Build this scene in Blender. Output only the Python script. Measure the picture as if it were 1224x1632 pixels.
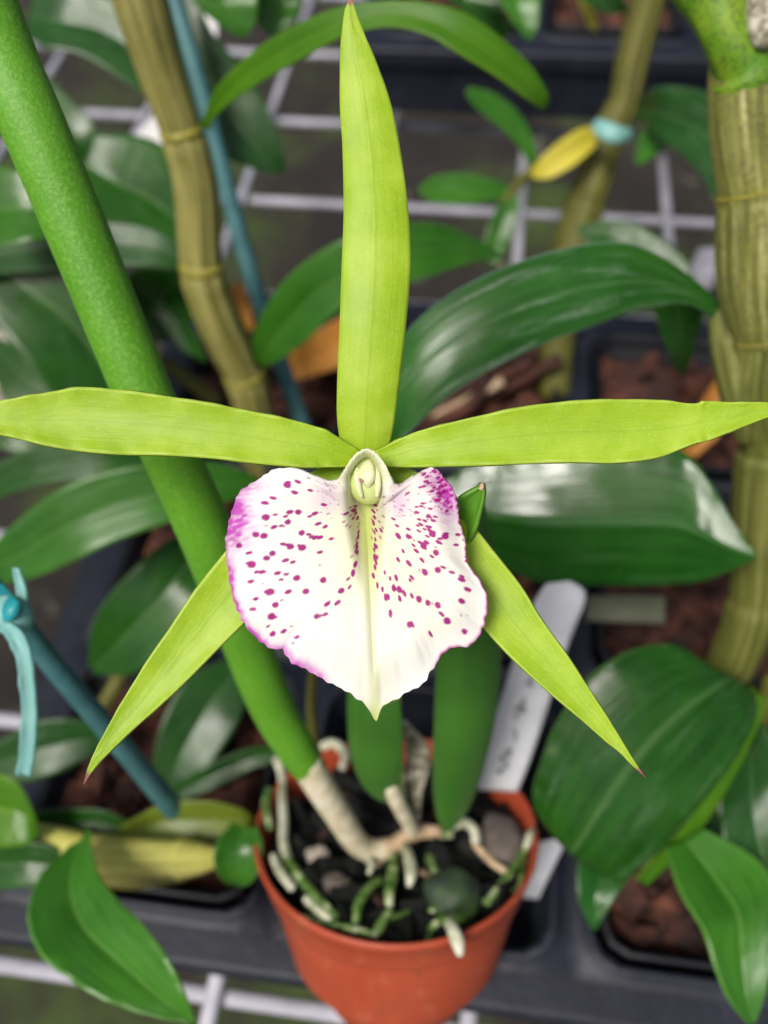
import bpy, bmesh, math, random
import numpy as np
from mathutils import Vector, Matrix, noise
random.seed(7); rng = np.random.default_rng(7)
for o in list(bpy.data.objects): bpy.data.objects.remove(o)
S = bpy.context.scene; C = S.collection

# ------------------------------------------------------------------ camera
TH, RO, YA, H, F = 0.97892008, 0.0646931, 0.18240624, 0.38, 1366.0
def yawed(x, y, z):
    return Vector((x*math.cos(YA)-y*math.sin(YA), x*math.sin(YA)+y*math.cos(YA), z))
X0 = yawed(1, 0, 0); U0 = yawed(0, math.sin(TH), math.cos(TH)); FW = yawed(0, math.cos(TH), -math.sin(TH))
RI = X0*math.cos(RO) - U0*math.sin(RO); UP = X0*math.sin(RO) + U0*math.cos(RO)
CAM = Vector((0, 0, H))
cd = bpy.data.cameras.new('camera'); cam = bpy.data.objects.new('camera', cd); C.objects.link(cam)
M = Matrix((RI, UP, -FW)).transposed().to_4x4(); M.translation = CAM
cam.matrix_world = M
cd.sensor_fit = 'VERTICAL'; cd.sensor_height = 36; cd.sensor_width = 27; cd.lens = 36*F/1632
cd.clip_start = 0.01; cd.clip_end = 100
cd.dof.use_dof = True; cd.dof.focus_distance = 0.138; cd.dof.aperture_fstop = 11.0
S.camera = cam
S.render.resolution_x = 768; S.render.resolution_y = 1024

# ------------------------------------------------------------------ light
W = bpy.data.worlds.new('World'); S.world = W; W.use_nodes = True
nt = W.node_tree; bgn = nt.nodes['Background']
sky = nt.nodes.new('ShaderNodeTexSky'); sky.sky_type = 'NISHITA'; sky.sun_disc = False
SUN_EL, SUN_AZ = math.radians(60), math.radians(-150)      # azimuth measured from +Y towards +X
sky.sun_elevation = SUN_EL; sky.sun_rotation = SUN_AZ
sky.air_density = 1.0; sky.dust_density = 6.0; sky.ozone_density = 0.6
wc = nt.nodes.new('ShaderNodeTexCoord'); wn = nt.nodes.new('ShaderNodeTexNoise'); wr = nt.nodes.new('ShaderNodeValToRGB'); wm = nt.nodes.new('ShaderNodeMix')
nt.links.new(wc.outputs['Generated'], wn.inputs['Vector']); wn.inputs['Scale'].default_value = 2.6; wn.inputs['Detail'].default_value = 5; wn.inputs['Roughness'].default_value = .5
nt.links.new(wn.outputs['Fac'], wr.inputs[0])              # cloud pattern invented for patchy leaf reflections: dull grey gaps, bright white patches
for e, (p_, c_) in zip([wr.color_ramp.elements[0], wr.color_ramp.elements[1], wr.color_ramp.elements.new(.5)], [(.40, .12), (.60, 1.0), (.5, .35)]):
    e.position = p_; e.color = (c_, c_, c_, 1)
wm.data_type = 'RGBA'; wm.blend_type = 'MULTIPLY'; wm.inputs[0].default_value = 1
wsc = nt.nodes.new('ShaderNodeVectorMath'); wsc.operation = 'SCALE'; wsc.inputs['Scale'].default_value = 2.4
nt.links.new(wr.outputs[0], wsc.inputs[0]); nt.links.new(sky.outputs[0], wm.inputs[6]); nt.links.new(wsc.outputs[0], wm.inputs[7])
nt.links.new(wm.outputs[2], bgn.inputs[0]); bgn.inputs[1].default_value = 0.06
sd = bpy.data.lights.new('sun', 'SUN'); sun = bpy.data.objects.new('sun', sd); C.objects.link(sun)
sd.energy = 1.5; sd.angle = math.radians(18); sd.color = (1, .96, .9)
dirv = Vector((math.sin(SUN_AZ)*math.cos(SUN_EL), math.cos(SUN_AZ)*math.cos(SUN_EL), math.sin(SUN_EL)))
sun.rotation_euler = dirv.to_track_quat('Z', 'Y').to_euler(); sun.location = (0, 0, 2)
S.view_settings.view_transform = 'Standard'; S.view_settings.look = 'None'
S.view_settings.exposure = 1.04; S.view_settings.gamma = 1; S.view_settings.use_curve_mapping = False

# ------------------------------------------------------------------ helpers
def P(px, py, d): return CAM + (RI*((px-612)/F) + UP*((816-py)/F) + FW)*d
def onplane(px, py, p0, n):
    r = RI*((px-612)/F) + UP*((816-py)/F) + FW
    return CAM + r*((p0-CAM).dot(n)/r.dot(n))
WL = {}
def mesh_obj(name, V, Fc, mat, parent=None, uv=None, smooth=True, thick=0, col=None, bevel=0):
    V = np.array([tuple(v) for v in V], float) if not isinstance(V, np.ndarray) else V
    c = (V.min(0)+V.max(0))/2
    me = bpy.data.meshes.new(name); me.from_pydata((V-c).tolist(), [], Fc); me.update()
    if uv is not None:
        l = me.uv_layers.new(name='UVMap'); idx = np.zeros(len(me.loops), int); me.loops.foreach_get('vertex_index', idx)
        l.data.foreach_set('uv', np.asarray(uv, float)[idx].ravel())
    if col is not None:
        a = me.color_attributes.new('pigment', 'FLOAT_COLOR', 'POINT')
        a.data.foreach_set('color', np.concatenate([col, np.ones((len(col), 1))], 1).ravel())
    me.materials.append(mat)
    if smooth: me.polygons.foreach_set('use_smooth', [True]*len(me.polygons))
    o = bpy.data.objects.new(name, me); C.objects.link(o)
    if parent is not None: o.parent = parent; o.location = Vector(c) - WL[parent.name]
    else: o.location = c
    WL[o.name] = Vector(c)
    if thick:
        m = o.modifiers.new('thickness', 'SOLIDIFY'); m.thickness = thick; m.offset = 0
    if bevel:
        m = o.modifiers.new('bevel', 'BEVEL'); m.width = bevel; m.segments = 2; m.limit_method = 'ANGLE'
    return o
def tag(o, label, cat, group=None, kind=None):
    if label: o['label'] = label
    if cat: o['category'] = cat
    if group: o['group'] = group
    if kind: o['kind'] = kind
    return o
def thing(name, loc, label, cat, group=None):
    o = bpy.data.objects.new(name, None); C.objects.link(o); o.location = loc; o.empty_display_size = .01
    WL[o.name] = Vector(loc); return tag(o, label, cat, group)
def structure(o): o['kind'] = 'structure'; return o

def spline(A, n):
    A = np.array(A, float); k = len(A); B = np.vstack([2*A[0]-A[1], A, 2*A[-1]-A[-2]])
    out = []
    for t in np.linspace(0, k-1, n):
        i = min(int(t), k-2); f = t-i; p0, p1, p2, p3 = B[i:i+4]
        out.append(.5*((2*p1)+(-p0+p2)*f+(2*p0-5*p1+4*p2-p3)*f*f+(-p0+3*p1-3*p2+p3)*f**3))
    return np.array(out)
def ribbon(name, st, mat, parent, n=44, m=17, bulge=.12, prof='V', thick=.0005, ruffle=0., seed=0, edge_curl=0.):
    """blade from stations (left x, left y, right x, right y, depth left, depth right)"""
    st = [s if len(s) == 6 else (*s, s[4]) for s in st]
    A = spline(st, n)
    V = []; UV = []
    Ls = [P(a[0], a[1], a[4]) for a in A]; Rs = [P(a[2], a[3], a[5]) for a in A]
    for i in range(n):
        L, R = Ls[i], Rs[i]; i0, i1 = max(0, i-1), min(n-1, i+1)
        tan = ((Ls[i1]+Rs[i1]) - (Ls[i0]+Rs[i0])); ac = R-L; w = ac.length
        nr = ac.cross(tan)
        nr = nr.normalized() if nr.length > 1e-12 else FW.copy()
        if nr.dot(FW) < 0: nr = -nr
        for j in range(m):
            v = j/(m-1); s = 2*v-1
            if prof == 'V': b = (1-abs(s))**.9*1.0 - .25*(1-s*s)
            elif prof == 'U': b = 1-s*s
            else: b = -(1-s*s) + .35*max(0, 1-abs(s)*5)
            q = L.lerp(R, v) + nr*(b*bulge*w)
            e = abs(s)**4
            if ruffle: q += nr*(ruffle*min(1, w/.005)*e*(math.sin(i*.55+seed+(2 if s > 0 else 0))+.6*math.sin(i*1.23+seed*2+s)))
            if edge_curl: q += nr*edge_curl*w*abs(s)**3
            V.append(q); UV.append((v, i/(n-1)))
    Fc = [(i*m+j, i*m+j+1, (i+1)*m+j+1, (i+1)*m+j) for i in range(n-1) for j in range(m-1)]
    return mesh_obj(name, V, Fc, mat, parent, uv=UV, thick=thick)
def tube_w(name, pts, mat, parent, n=60, k=28, ribs=0, ribamp=.05, flat=1.0, nodes=(), round_end=True, nodeamp=.1):
    """tube through world points (x, y, z, r)"""
    A = spline(pts, n)
    pos = [Vector(a[:3]) for a in A]; rad = [max(a[3], 1e-5) for a in A]
    V = []; UV = []; T = []
    for i in range(n): T.append((pos[min(n-1, i+1)]-pos[max(0, i-1)]).normalized())
    X = T[0].orthogonal().normalized()
    for i in range(n):
        X = (X - T[i]*X.dot(T[i])).normalized(); Y = T[i].cross(X)
        t = i/(n-1); r = rad[i]
        for nd in nodes:
            g = math.exp(-((t-nd)/.010)**2); h = math.exp(-((t-nd-.025)/.025)**2)
            r *= 1+nodeamp*h-nodeamp*.9*g
        for j in range(k):
            a = 2*math.pi*j/k
            rr = r*(1+ribamp*(math.sin(a*ribs)*.6+math.sin(a*(ribs*1.7)//1+i*.02)*.4)) if ribs else r
            V.append(pos[i]+X*(rr*math.cos(a))+Y*(rr*math.sin(a)*flat)); UV.append((j/k, t))
    Fc = [(i*k+j, i*k+(j+1) % k, (i+1)*k+(j+1) % k, (i+1)*k+j) for i in range(n-1) for j in range(k)]
    for i, s in ((0, -1), (n-1, 1)):
        V.append(pos[i]+T[i]*(s*rad[i]*(.6 if round_end else 0))); UV.append((.5, i/(n-1))); c = len(V)-1
        for j in range(k):
            Fc.append((i*k+(j+1) % k, i*k+j, c) if s < 0 else (i*k+j, i*k+(j+1) % k, c))
    return mesh_obj(name, V, Fc, mat, parent, uv=UV)
def tube(name, st, mat, parent, **kw):
    return tube_w(name, [(*P(x, y, d), r*d/F) for x, y, r, d in st], mat, parent, **kw)

# ------------------------------------------------------------------ materials
class NT:
    def __init__(s, name):
        s.m = bpy.data.materials.new(name); s.m.use_nodes = True; s.t = s.m.node_tree
        s.b = s.t.nodes['Principled BSDF']; s.out = s.t.nodes['Material Output']
    def n(s, kind, **kw):
        o = s.t.nodes.new('ShaderNode'+kind)
        for k, v in kw.items():
            if hasattr(o, k) and k not in o.inputs: setattr(o, k, v)
        return o
    def l(s, a, b): s.t.links.new(a, b)
    def tc(s, out='Object', scale=(1, 1, 1)):
        c = s.n('TexCoord'); mp = s.n('Mapping'); mp.inputs['Scale'].default_value = scale; s.l(c.outputs[out], mp.inputs[0]); return mp.outputs[0]
    def noise(s, vec, scale, detail=4, rough=.55, dist=0):
        o = s.n('TexNoise'); s.l(vec, o.inputs['Vector']); o.inputs['Scale'].default_value = scale
        o.inputs['Detail'].default_value = detail; o.inputs['Roughness'].default_value = rough; o.inputs['Distortion'].default_value = dist
        return o.outputs['Fac']
    def ramp(s, fac, stops):
        o = s.n('ValToRGB'); e = o.color_ramp.elements
        while len(e) < len(stops): e.new(.5)
        for x, (p, c) in zip(e, stops): x.position = p; x.color = (*c, 1) if len(c) == 3 else c
        s.l(fac, o.inputs[0]); return o.outputs[0]
    def mix(s, fac, a, b, mode='MIX'):
        o = s.n('Mix', data_type='RGBA', blend_type=mode)
        for v, i in ((fac, 0), (a, 6), (b, 7)):
            if hasattr(v, 'links'): s.l(v, o.inputs[i])
            else: o.inputs[i].default_value = v if i == 0 else (*v, 1)
        return o.outputs[2]
    def math(s, op, a, b=0., c=0.):
        o = s.n('Math', operation=op)
        for i, v in enumerate((a, b, c)):
            if hasattr(v, 'links'): s.l(v, o.inputs[i])
            else: o.inputs[i].default_value = v
        return o.outputs[0]
    def bump(s, h, strength=.3, dist=.001):
        o = s.n('Bump'); o.inputs['Strength'].default_value = strength; o.inputs['Distance'].default_value = dist
        s.l(h, o.inputs['Height']); s.l(o.outputs[0], s.b.inputs['Normal']); return o.outputs[0]
    def set(s, **kw):
        for k, v in kw.items():
            i = s.b.inputs[k.replace('_', ' ')]
            if hasattr(v, 'links'): s.l(v, i)
            else: i.default_value = (*v, 1) if i.type == 'RGBA' and len(v) == 3 else v
        return s
    def translucent(s, col, amt, normal=None):
        t = s.n('BsdfTranslucent'); mx = s.n('MixShader'); mx.inputs[0].default_value = amt
        if hasattr(col, 'links'): s.l(col, t.inputs[0])
        else: t.inputs[0].default_value = (*col, 1)
        s.l(s.b.outputs[0], mx.inputs[1]); s.l(t.outputs[0], mx.inputs[2]); s.l(mx.outputs[0], s.out.inputs[0])

def leaf_mat(name, dark, light, rib, residue=.0, rough=.36, transl=.18, edge=None, seed=0.):
    m = NT(name); uvn = m.n('TexCoord'); sx = m.n('SeparateXYZ'); m.l(uvn.outputs['UV'], sx.inputs[0]); u, v = sx.outputs[0], sx.outputs[1]
    oc = m.tc('Object')
    uvs = m.tc('UV', (38, 2.2, 1)); veins = m.noise(uvs, 1.0, 3, .5, .15)
    big = m.noise(oc, 45+seed, 4)
    col = m.mix(m.ramp(big, [(.3, (0, 0, 0)), (.72, (1, 1, 1))]), dark, light)
    col = m.mix(m.math('MULTIPLY', m.ramp(veins, [(.42, (0, 0, 0)), (.66, (1, 1, 1))]), .35), col, tuple(min(1, c*1.7+.01) for c in light))
    d = m.math('ABSOLUTE', m.math('SUBTRACT', u, .5))
    rb = m.ramp(d, [(0, (1, 1, 1)), (.012, (.6, .6, .6)), (.035, (0, 0, 0))])
    col = m.mix(m.math('MULTIPLY', rb, .55), col, rib)
    eg = m.ramp(d, [(.475, (0, 0, 0)), (.497, (1, 1, 1))])
    col = m.mix(m.math('MULTIPLY', eg, .6), col, edge or rib)
    r = m.math('ADD', m.math('MULTIPLY', m.noise(oc, 120, 5), .26), rough-.27)
    if residue:
        n1 = m.noise(m.tc('UV', (9, 5, 1)), 1.0, 6, .68, .6)
        mask = m.ramp(n1, [(.55, (0, 0, 0)), (.72, (1, 1, 1))])
        fine = m.ramp(m.noise(oc, 900, 3, .7), [(.35, (.25, .25, .25)), (.7, (1, 1, 1))])
        mk = m.math('MULTIPLY', m.math('MULTIPLY', mask, fine), residue)
        col = m.mix(mk, col, (.30, .38, .30)); r = m.math('ADD', r, m.math('MULTIPLY', mk, .4))
    sp = m.ramp(m.noise(oc, 700, 2, .5), [(.70, (0, 0, 0)), (.76, (1, 1, 1))])
    col = m.mix(m.math('MULTIPLY', sp, .22), col, (.3, .4, .2))
    m.set(Base_Color=col, Roughness=r, Specular_IOR_Level=.36)
    wv = m.n('Bump'); wv.inputs['Strength'].default_value = .40; wv.inputs['Distance'].default_value = .0030
    m.l(m.noise(m.tc('UV', (1.3, 2.6, 1)), 1.0, 2, .45, .2), wv.inputs['Height'])
    b2 = m.n('Bump'); b2.inputs['Strength'].default_value = .25; b2.inputs['Distance'].default_value = .0006
    m.l(m.math('ADD', veins, m.math('MULTIPLY', rb, -1.4)), b2.inputs['Height']); m.l(wv.outputs[0], b2.inputs['Normal']); m.l(b2.outputs[0], m.b.inputs['Normal'])
    nick = m.ramp(m.noise(oc, 95, 5, .7), [(.66, (0, 0, 0)), (.71, (1, 1, 1))]); old = m.mix(m.math('MULTIPLY', nick, .35), col, (.16, .17, .05)); m.set(Base_Color=old)
    tl = tuple(min(1, c*2.6) for c in light)
    m.translucent((tl[0]*1.15, tl[1], tl[2]*.5), transl); return m.m
LF_DARK = leaf_mat('leaf_dark_green', (.006, .042, .003), (.018, .090, .006), (.10, .20, .06), .25)
LF_MID = leaf_mat('leaf_mid_green', (.015, .085, .004), (.038, .150, .010), (.12, .24, .05), .2, transl=.22, seed=9)
LF_GREY = leaf_mat('leaf_dusty_green', (.008, .044, .007), (.021, .082, .014), (.10, .2, .07), .3, .44, seed=5)
LF_DUST = leaf_mat('leaf_with_white_residue', (.010, .065, .006), (.026, .115, .012), (.10, .21, .07), 1.0, .36, edge=(.3, .45, .35), seed=3)  # pale edge colour paints in the light caught along the blade's rim
LF_BRIGHT = leaf_mat('leaf_bright_green', (.040, .15, .004), (.085, .22, .008), (.26, .42, .04), .1, .42, .35, seed=12)
LF_YOUNG = leaf_mat('leaf_fresh_green', (.022, .115, .008), (.055, .20, .016), (.2, .42, .08), .15, .36, .3, seed=14)
LF_GLOSS = leaf_mat('leaf_glossy_green', (.008, .060, .006), (.018, .100, .010), (.08, .2, .05), .12, .24, seed=7)
LF_YELLOW = leaf_mat('leaf_yellowing', (.40, .36, .03), (.56, .50, .06), (.25, .3, .05), .0, .5, .25)
LF_ORANGE = leaf_mat('leaf_dry_orange', (.55, .20, .03), (.70, .32, .05), (.4, .15, .04), .0, .55, .25)
LF_OLIVE = leaf_mat('leaf_olive', (.09, .14, .010), (.17, .22, .02), (.3, .35, .08), .1, .42, .3)

def simple(name, stops, scale=60, rough=.5, bump=.3, bd=.001, spec=.5, detail=5, transl=None, **kw):
    m = NT(name); oc = m.tc('Object'); n = m.noise(oc, scale, detail, .6)
    col = m.ramp(n, stops)
    m.set(Base_Color=col, Roughness=rough, Specular_IOR_Level=spec, **kw)
    if bump: m.bump(m.noise(oc, scale*6, 4), bump, bd)
    if transl: m.translucent(*transl)
    return m.m

def sepal_mat():
    m = NT('sepal_lime'); tcn = m.n('TexCoord'); sx = m.n('SeparateXYZ'); m.l(tcn.outputs['UV'], sx.inputs[0]); u, v = sx.outputs[0], sx.outputs[1]
    oc = m.tc('Object'); big = m.noise(oc, 90, 4, .6)
    veins = m.noise(m.tc('UV', (26, 1.6, 1)), 1, 3, .5, .1)
    fine = m.noise(oc, 2600, 3, .6)
    col = m.ramp(big, [(.3, (.27, .45, .006)), (.5, (.34, .53, .012)), (.78, (.47, .64, .06))])
    col = m.mix(m.math('MULTIPLY', m.ramp(veins, [(.4, (0, 0, 0)), (.7, (1, 1, 1))]), .10), col, (.56, .72, .12))
    sp = m.ramp(fine, [(.55, (0, 0, 0)), (.75, (1, 1, 1))]); col = m.mix(m.math('MULTIPLY', sp, .22), col, (.75, .85, .35))
    scuff = m.ramp(m.noise(m.tc('UV', (6, 9, 1)), 1, 6, .7, .5), [(.60, (0, 0, 0)), (.75, (1, 1, 1))])
    col = m.mix(m.math('MULTIPLY', scuff, .22), col, (.62, .70, .32))
    old = m.ramp(m.noise(oc, 60, 3, .6), [(.66, (0, 0, 0)), (.74, (1, 1, 1))]); col = m.mix(m.math('MULTIPLY', old, .30), col, (.22, .30, .03))
    d = m.math('ABSOLUTE', m.math('SUBTRACT', u, .5))
    col = m.mix(m.math('MULTIPLY', m.ramp(d, [(0, (1, 1, 1)), (.035, (0, 0, 0))]), .3), col, (.22, .40, .01)); col = m.mix(m.math('MULTIPLY', m.ramp(d, [(.46, (0, 0, 0)), (.5, (1, 1, 1))]), .5), col, (.56, .70, .12))
    tip = m.ramp(m.math('ADD', v, m.math('MULTIPLY', m.math('SUBTRACT', big, .5), .02)), [(.935, (0, 0, 0)), (.960, (1, 1, 1))])
    col = m.mix(m.math('MULTIPLY', tip, .8), col, (.34, .06, .14))
    m.set(Base_Color=col, Roughness=m.math('ADD', m.math('MULTIPLY', fine, .2), .36), Specular_IOR_Level=.42)
    wv = m.n('Bump'); wv.inputs['Strength'].default_value = .4; wv.inputs['Distance'].default_value = .0016
    m.l(m.noise(m.tc('UV', (1.3, 3.2, 1)), 1.0, 3, .5, .3), wv.inputs['Height'])
    b2 = m.n('Bump'); b2.inputs['Strength'].default_value = .3; b2.inputs['Distance'].default_value = .0003
    m.l(m.math('ADD', m.math('MULTIPLY', fine, .35), m.math('MULTIPLY', veins, .45)), b2.inputs['Height']); m.l(wv.outputs[0], b2.inputs['Normal']); m.l(b2.outputs[0], m.b.inputs['Normal'])
    m.translucent(col, .24); return m.m
SEPAL = sepal_mat()

def lip_mat():
    m = NT('lip_pigment'); a = m.n('Attribute', attribute_name='pigment')
    oc = m.tc('Object'); fine = m.noise(oc, 2200, 3, .6)
    m.set(Base_Color=a.outputs['Color'], Roughness=.55, Specular_IOR_Level=.2)
    m.bump(m.math('ADD', fine, m.noise(oc, 500, 2)), .22, .0003)
    m.translucent(a.outputs['Color'], .25); return m.m
LIPM = lip_mat()
COLUMN = simple('column_green', [(.3, (.60, .72, .18)), (.7, (.76, .84, .38))], 300, .38, .2, .0003, transl=((.6, .7, .2), .2))
ANTHER = simple('anther_cream', [(.3, (.70, .76, .38)), (.7, (.82, .84, .55))], 400, .4, .15, .0002, transl=((.8, .8, .5), .15))
PURPLE = simple('purple_dash', [(.3, (.25, .08, .16)), (.7, (.4, .16, .2))], 400, .5, 0)

def terete_mat():
    m = NT('terete_leaf_skin'); oc = m.tc('Object')
    tcn = m.n('TexCoord'); sx = m.n('SeparateXYZ'); m.l(tcn.outputs['UV'], sx.inputs[0])
    dots = m.n('TexVoronoi'); m.l(oc, dots.inputs['Vector']); dots.inputs['Scale'].default_value = 1500
    fine = m.noise(oc, 1300, 4, .7); big = m.noise(oc, 30, 3)
    col = m.ramp(big, [(.3, (.068, .24, .004)), (.7, (.11, .33, .010))])
    col = m.mix(m.math('MULTIPLY', m.ramp(fine, [(.5, (0, 0, 0)), (.62, (1, 1, 1))]), .42), col, (.23, .46, .07))
    col = m.mix(m.math('MULTIPLY', m.ramp(fine, [(.34, (1, 1, 1)), (.44, (0, 0, 0))]), .35), col, (.04, .17, .004))
    st = m.noise(m.tc('UV', (40, 1.5, 1)), 1, 3); col = m.mix(m.math('MULTIPLY', m.ramp(st, [(.45, (0, 0, 0)), (.7, (1, 1, 1))]), .25), col, (.13, .36, .04))
    m.set(Base_Color=col, Roughness=.5, Specular_IOR_Level=.5, Subsurface_Weight=.08, Subsurface_Radius=(.3, .8, .1), Subsurface_Scale=.003)
    m.set(Sheen_Weight=.10, Sheen_Roughness=.4); m.b.inputs['Sheen Tint'].default_value = (.5, .9, .4, 1)
    m.bump(fine, .5, .0003); return m.m
TERETE = terete_mat()
TERETE2 = terete_mat()
for n_ in TERETE2.node_tree.nodes:          # the older leaves in the pot are a darker, duller green
    if n_.type == 'VALTORGB' and abs(n_.color_ramp.elements[0].color[1]-.24) < .01:
        n_.color_ramp.elements[0].color = (.020, .095, .006, 1); n_.color_ramp.elements[1].color = (.040, .150, .010, 1)
    if n_.type == 'MIX' and n_.inputs[7].default_value[1] > .35: n_.inputs[7].default_value = (.06, .19, .02, 1)


def cane_mat(name, a, b, c, speck=.3, dirt=(.12, .08, .03)):
    m = NT(name); oc = m.tc('Object'); st = m.noise(m.tc('UV', (34, 2.4, 1)), 1, 4, .55, .15)
    col = m.ramp(st, [(.34, a), (.52, b), (.70, c)])
    pt = m.noise(oc, 55, 4, .6); col = m.mix(m.math('MULTIPLY', m.ramp(pt, [(.5, (0, 0, 0)), (.7, (1, 1, 1))]), .5), col, a)
    sp = m.ramp(m.noise(oc, 800, 4, .75), [(.52, (0, 0, 0)), (.62, (1, 1, 1))])
    col = m.mix(m.math('MULTIPLY', sp, speck), col, dirt)
    m.set(Base_Color=col, Roughness=.55, Specular_IOR_Level=.4); m.bump(m.math('ADD', st, m.math('MULTIPLY', sp, .2)), .5, .0012); return m.m
CANE = cane_mat('cane_skin_olive', (.13, .125, .02), (.29, .27, .07), (.47, .44, .17))
CANE_PAPER = cane_mat('cane_papery_sheath', (.085, .095, .014), (.21, .22, .045), (.46, .46, .20), .65, (.10, .07, .035))
CANE_GREEN = cane_mat('cane_skin_green', (.055, .058, .006), (.11, .11, .014), (.20, .20, .035))
CANE_OLIVE = cane_mat('cane_skin_dull_olive', (.055, .065, .008), (.135, .15, .024), (.29, .30, .09), .5)
CANE_YEL = cane_mat('cane_skin_yellow', (.30, .30, .05), (.50, .48, .10), (.62, .58, .2), .15)
NODE = simple('cane_node_ring', [(.3, (.16, .14, .015)), (.7, (.34, .31, .05))], 200, .5)
SHEATHG = NT('spotted_green_sheath'); _o = SHEATHG.tc('Object')
_c = SHEATHG.ramp(SHEATHG.noise(_o, 90, 3), [(.3, (.08, .22, .006)), (.7, (.22, .34, .02))])
_s = SHEATHG.ramp(SHEATHG.noise(_o, 1100, 4, .7), [(.40, (1, 1, 1)), (.46, (0, 0, 0))])
SHEATHG.set(Base_Color=SHEATHG.mix(SHEATHG.math('MULTIPLY', _s, .85), _c, (.03, .05, .01)), Roughness=.45); SHEATHG.bump(_s, .2, .0003); SHEATHG = SHEATHG.m
BUDGREY = simple('old_sheath_grey', [(.35, (.10, .085, .06)), (.5, (.30, .28, .20)), (.65, (.62, .60, .50))], 420, .7, .5, .001)
SHEATHW = simple('dry_white_sheath', [(.3, (.48, .41, .25)), (.55, (.68, .62, .44)), (.75, (.78, .74, .62))], 220, .5, .3, .0006)
ROOTW = simple('root_white', [(.35, (.22, .25, .12)), (.55, (.56, .57, .42)), (.75, (.76, .76, .66))], 160, .6, .4, .0005)
ROOTG = simple('root_green', [(.38, (.03, .09, .012)), (.52, (.12, .22, .04)), (.66, (.55, .60, .38))], 260, .5, .4, .0005)
RHIZ = simple('rhizome_brown', [(.3, (.30, .20, .10)), (.6, (.60, .44, .28)), (.8, (.66, .55, .42))], 260, .6, .5, .0006)
def pot_mat():
    m = NT('terracotta_plastic'); oc = m.tc('Object'); n = m.noise(oc, 38, 5, .6); f = m.noise(oc, 900, 3)
    col = m.ramp(n, [(.3, (.33, .052, .020)), (.7, (.43, .075, .032))])
    scuff = m.ramp(m.noise(m.tc('Object', (1, 1, .3)), 130, 7, .75), [(.54, (0, 0, 0)), (.70, (1, 1, 1))])
    dirt = m.ramp(m.noise(m.tc('Object', (1, 1, 1)), 75, 7, .75), [(.56, (0, 0, 0)), (.68, (1, 1, 1))]); col = m.mix(m.math('MULTIPLY', dirt, .45), col, (.15, .045, .025))
    col = m.mix(m.math('MULTIPLY', scuff, .30), col, (.62, .26, .15))
    m.set(Base_Color=col, Roughness=m.math('ADD', m.math('MULTIPLY', n, .2), .38), Specular_IOR_Level=.4); m.bump(f, .12, .0004); return m.m
TERRA = pot_mat()
TRAY = simple('black_tray_plastic', [(.3, (.007, .009, .015)), (.6, (.014, .017, .028)), (.8, (.032, .036, .050))], 45, .5, .25, .001, .3)
POTB = simple('black_pot_plastic', [(.3, (.005, .005, .007)), (.7, (.010, .011, .015))], 45, .5, .2, .001, .3)
BARK = simple('bark_chips', [(.35, (.012, .005, .003)), (.5, (.06, .018, .010)), (.72, (.16, .055, .030))], 70, .8, .8, .002)
CHAR = simple('dark_charcoal_mix', [(.3, (.003, .004, .004)), (.6, (.009, .011, .010)), (.78, (.035, .028, .018))], 80, .75, .8, .002, .2)  # charcoal black, lowered further to paint in the shadow inside the pot
STONEW = simple('pale_stone', [(.3, (.30, .25, .19)), (.7, (.50, .45, .38))], 150, .8, .5, .001)
STONEG = simple('grey_stone', [(.3, (.07, .06, .05)), (.7, (.17, .14, .12))], 120, .75, .5, .001)
STONEM = simple('mossy_stone', [(.4, (.03, .045, .035)), (.55, (.04, .09, .02)), (.7, (.09, .2, .02))], 60, .6, .5, .001)
WIREM = simple('bench_wire_coating', [(.3, (.23, .23, .27)), (.55, (.37, .37, .43)), (.75, (.48, .47, .51))], 40, .5, .3, .001)
TEAL = simple('teal_stake_paint', [(.3, (.035, .12, .13)), (.6, (.065, .19, .20)), (.8, (.14, .28, .27))], 60, .5, .3, .001)
TEALP = simple('teal_plastic_tie', [(.3, (.22, .50, .48)), (.7, (.36, .66, .62))], 80, .42, .2, .0006, transl=((.3, .7, .65), .3))
TEALD = simple('deep_teal_clip', [(.3, (.01, .22, .26)), (.7, (.02, .30, .33))], 80, .4, .2, .0006)
def label_mat():
    m = NT('white_label_plastic'); uv = m.tc('UV', (1, 1, 1)); sx = m.n('SeparateXYZ'); m.l(uv, sx.inputs[0])
    n = m.noise(m.tc('Object'), 120, 5); col = m.ramp(n, [(.3, (.48, .50, .54)), (.7, (.60, .62, .66))])
    m.set(Base_Color=col, Roughness=.45); return m.m
LABELM = label_mat()
INK = simple('grey_ink', [(.3, (.10, .11, .12)), (.7, (.2, .21, .22))], 300, .6, 0)
WHITEM = simple('white_plastic', [(.3, (.66, .66, .66)), (.7, (.78, .78, .78))], 60, .5, .2)
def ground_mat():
    m = NT('shade_darkened_soil_and_moss'); oc = m.tc('Object'); n = m.noise(oc, 5, 6, .6); g = m.noise(oc, 2.6, 5, .65); s = m.noise(oc, 22, 5, .7)
    col = m.ramp(n, [(.3, (.012, .009, .007)), (.6, (.026, .021, .016)), (.8, (.048, .038, .03))])  # soil tones darkened to stand in for the shade under the bench
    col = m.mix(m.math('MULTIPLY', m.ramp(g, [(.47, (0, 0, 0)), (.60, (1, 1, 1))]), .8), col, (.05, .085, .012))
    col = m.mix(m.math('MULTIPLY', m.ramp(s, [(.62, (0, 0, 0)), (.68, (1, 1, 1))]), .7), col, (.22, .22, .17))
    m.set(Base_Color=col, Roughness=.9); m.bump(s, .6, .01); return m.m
GROUND = ground_mat()

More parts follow.
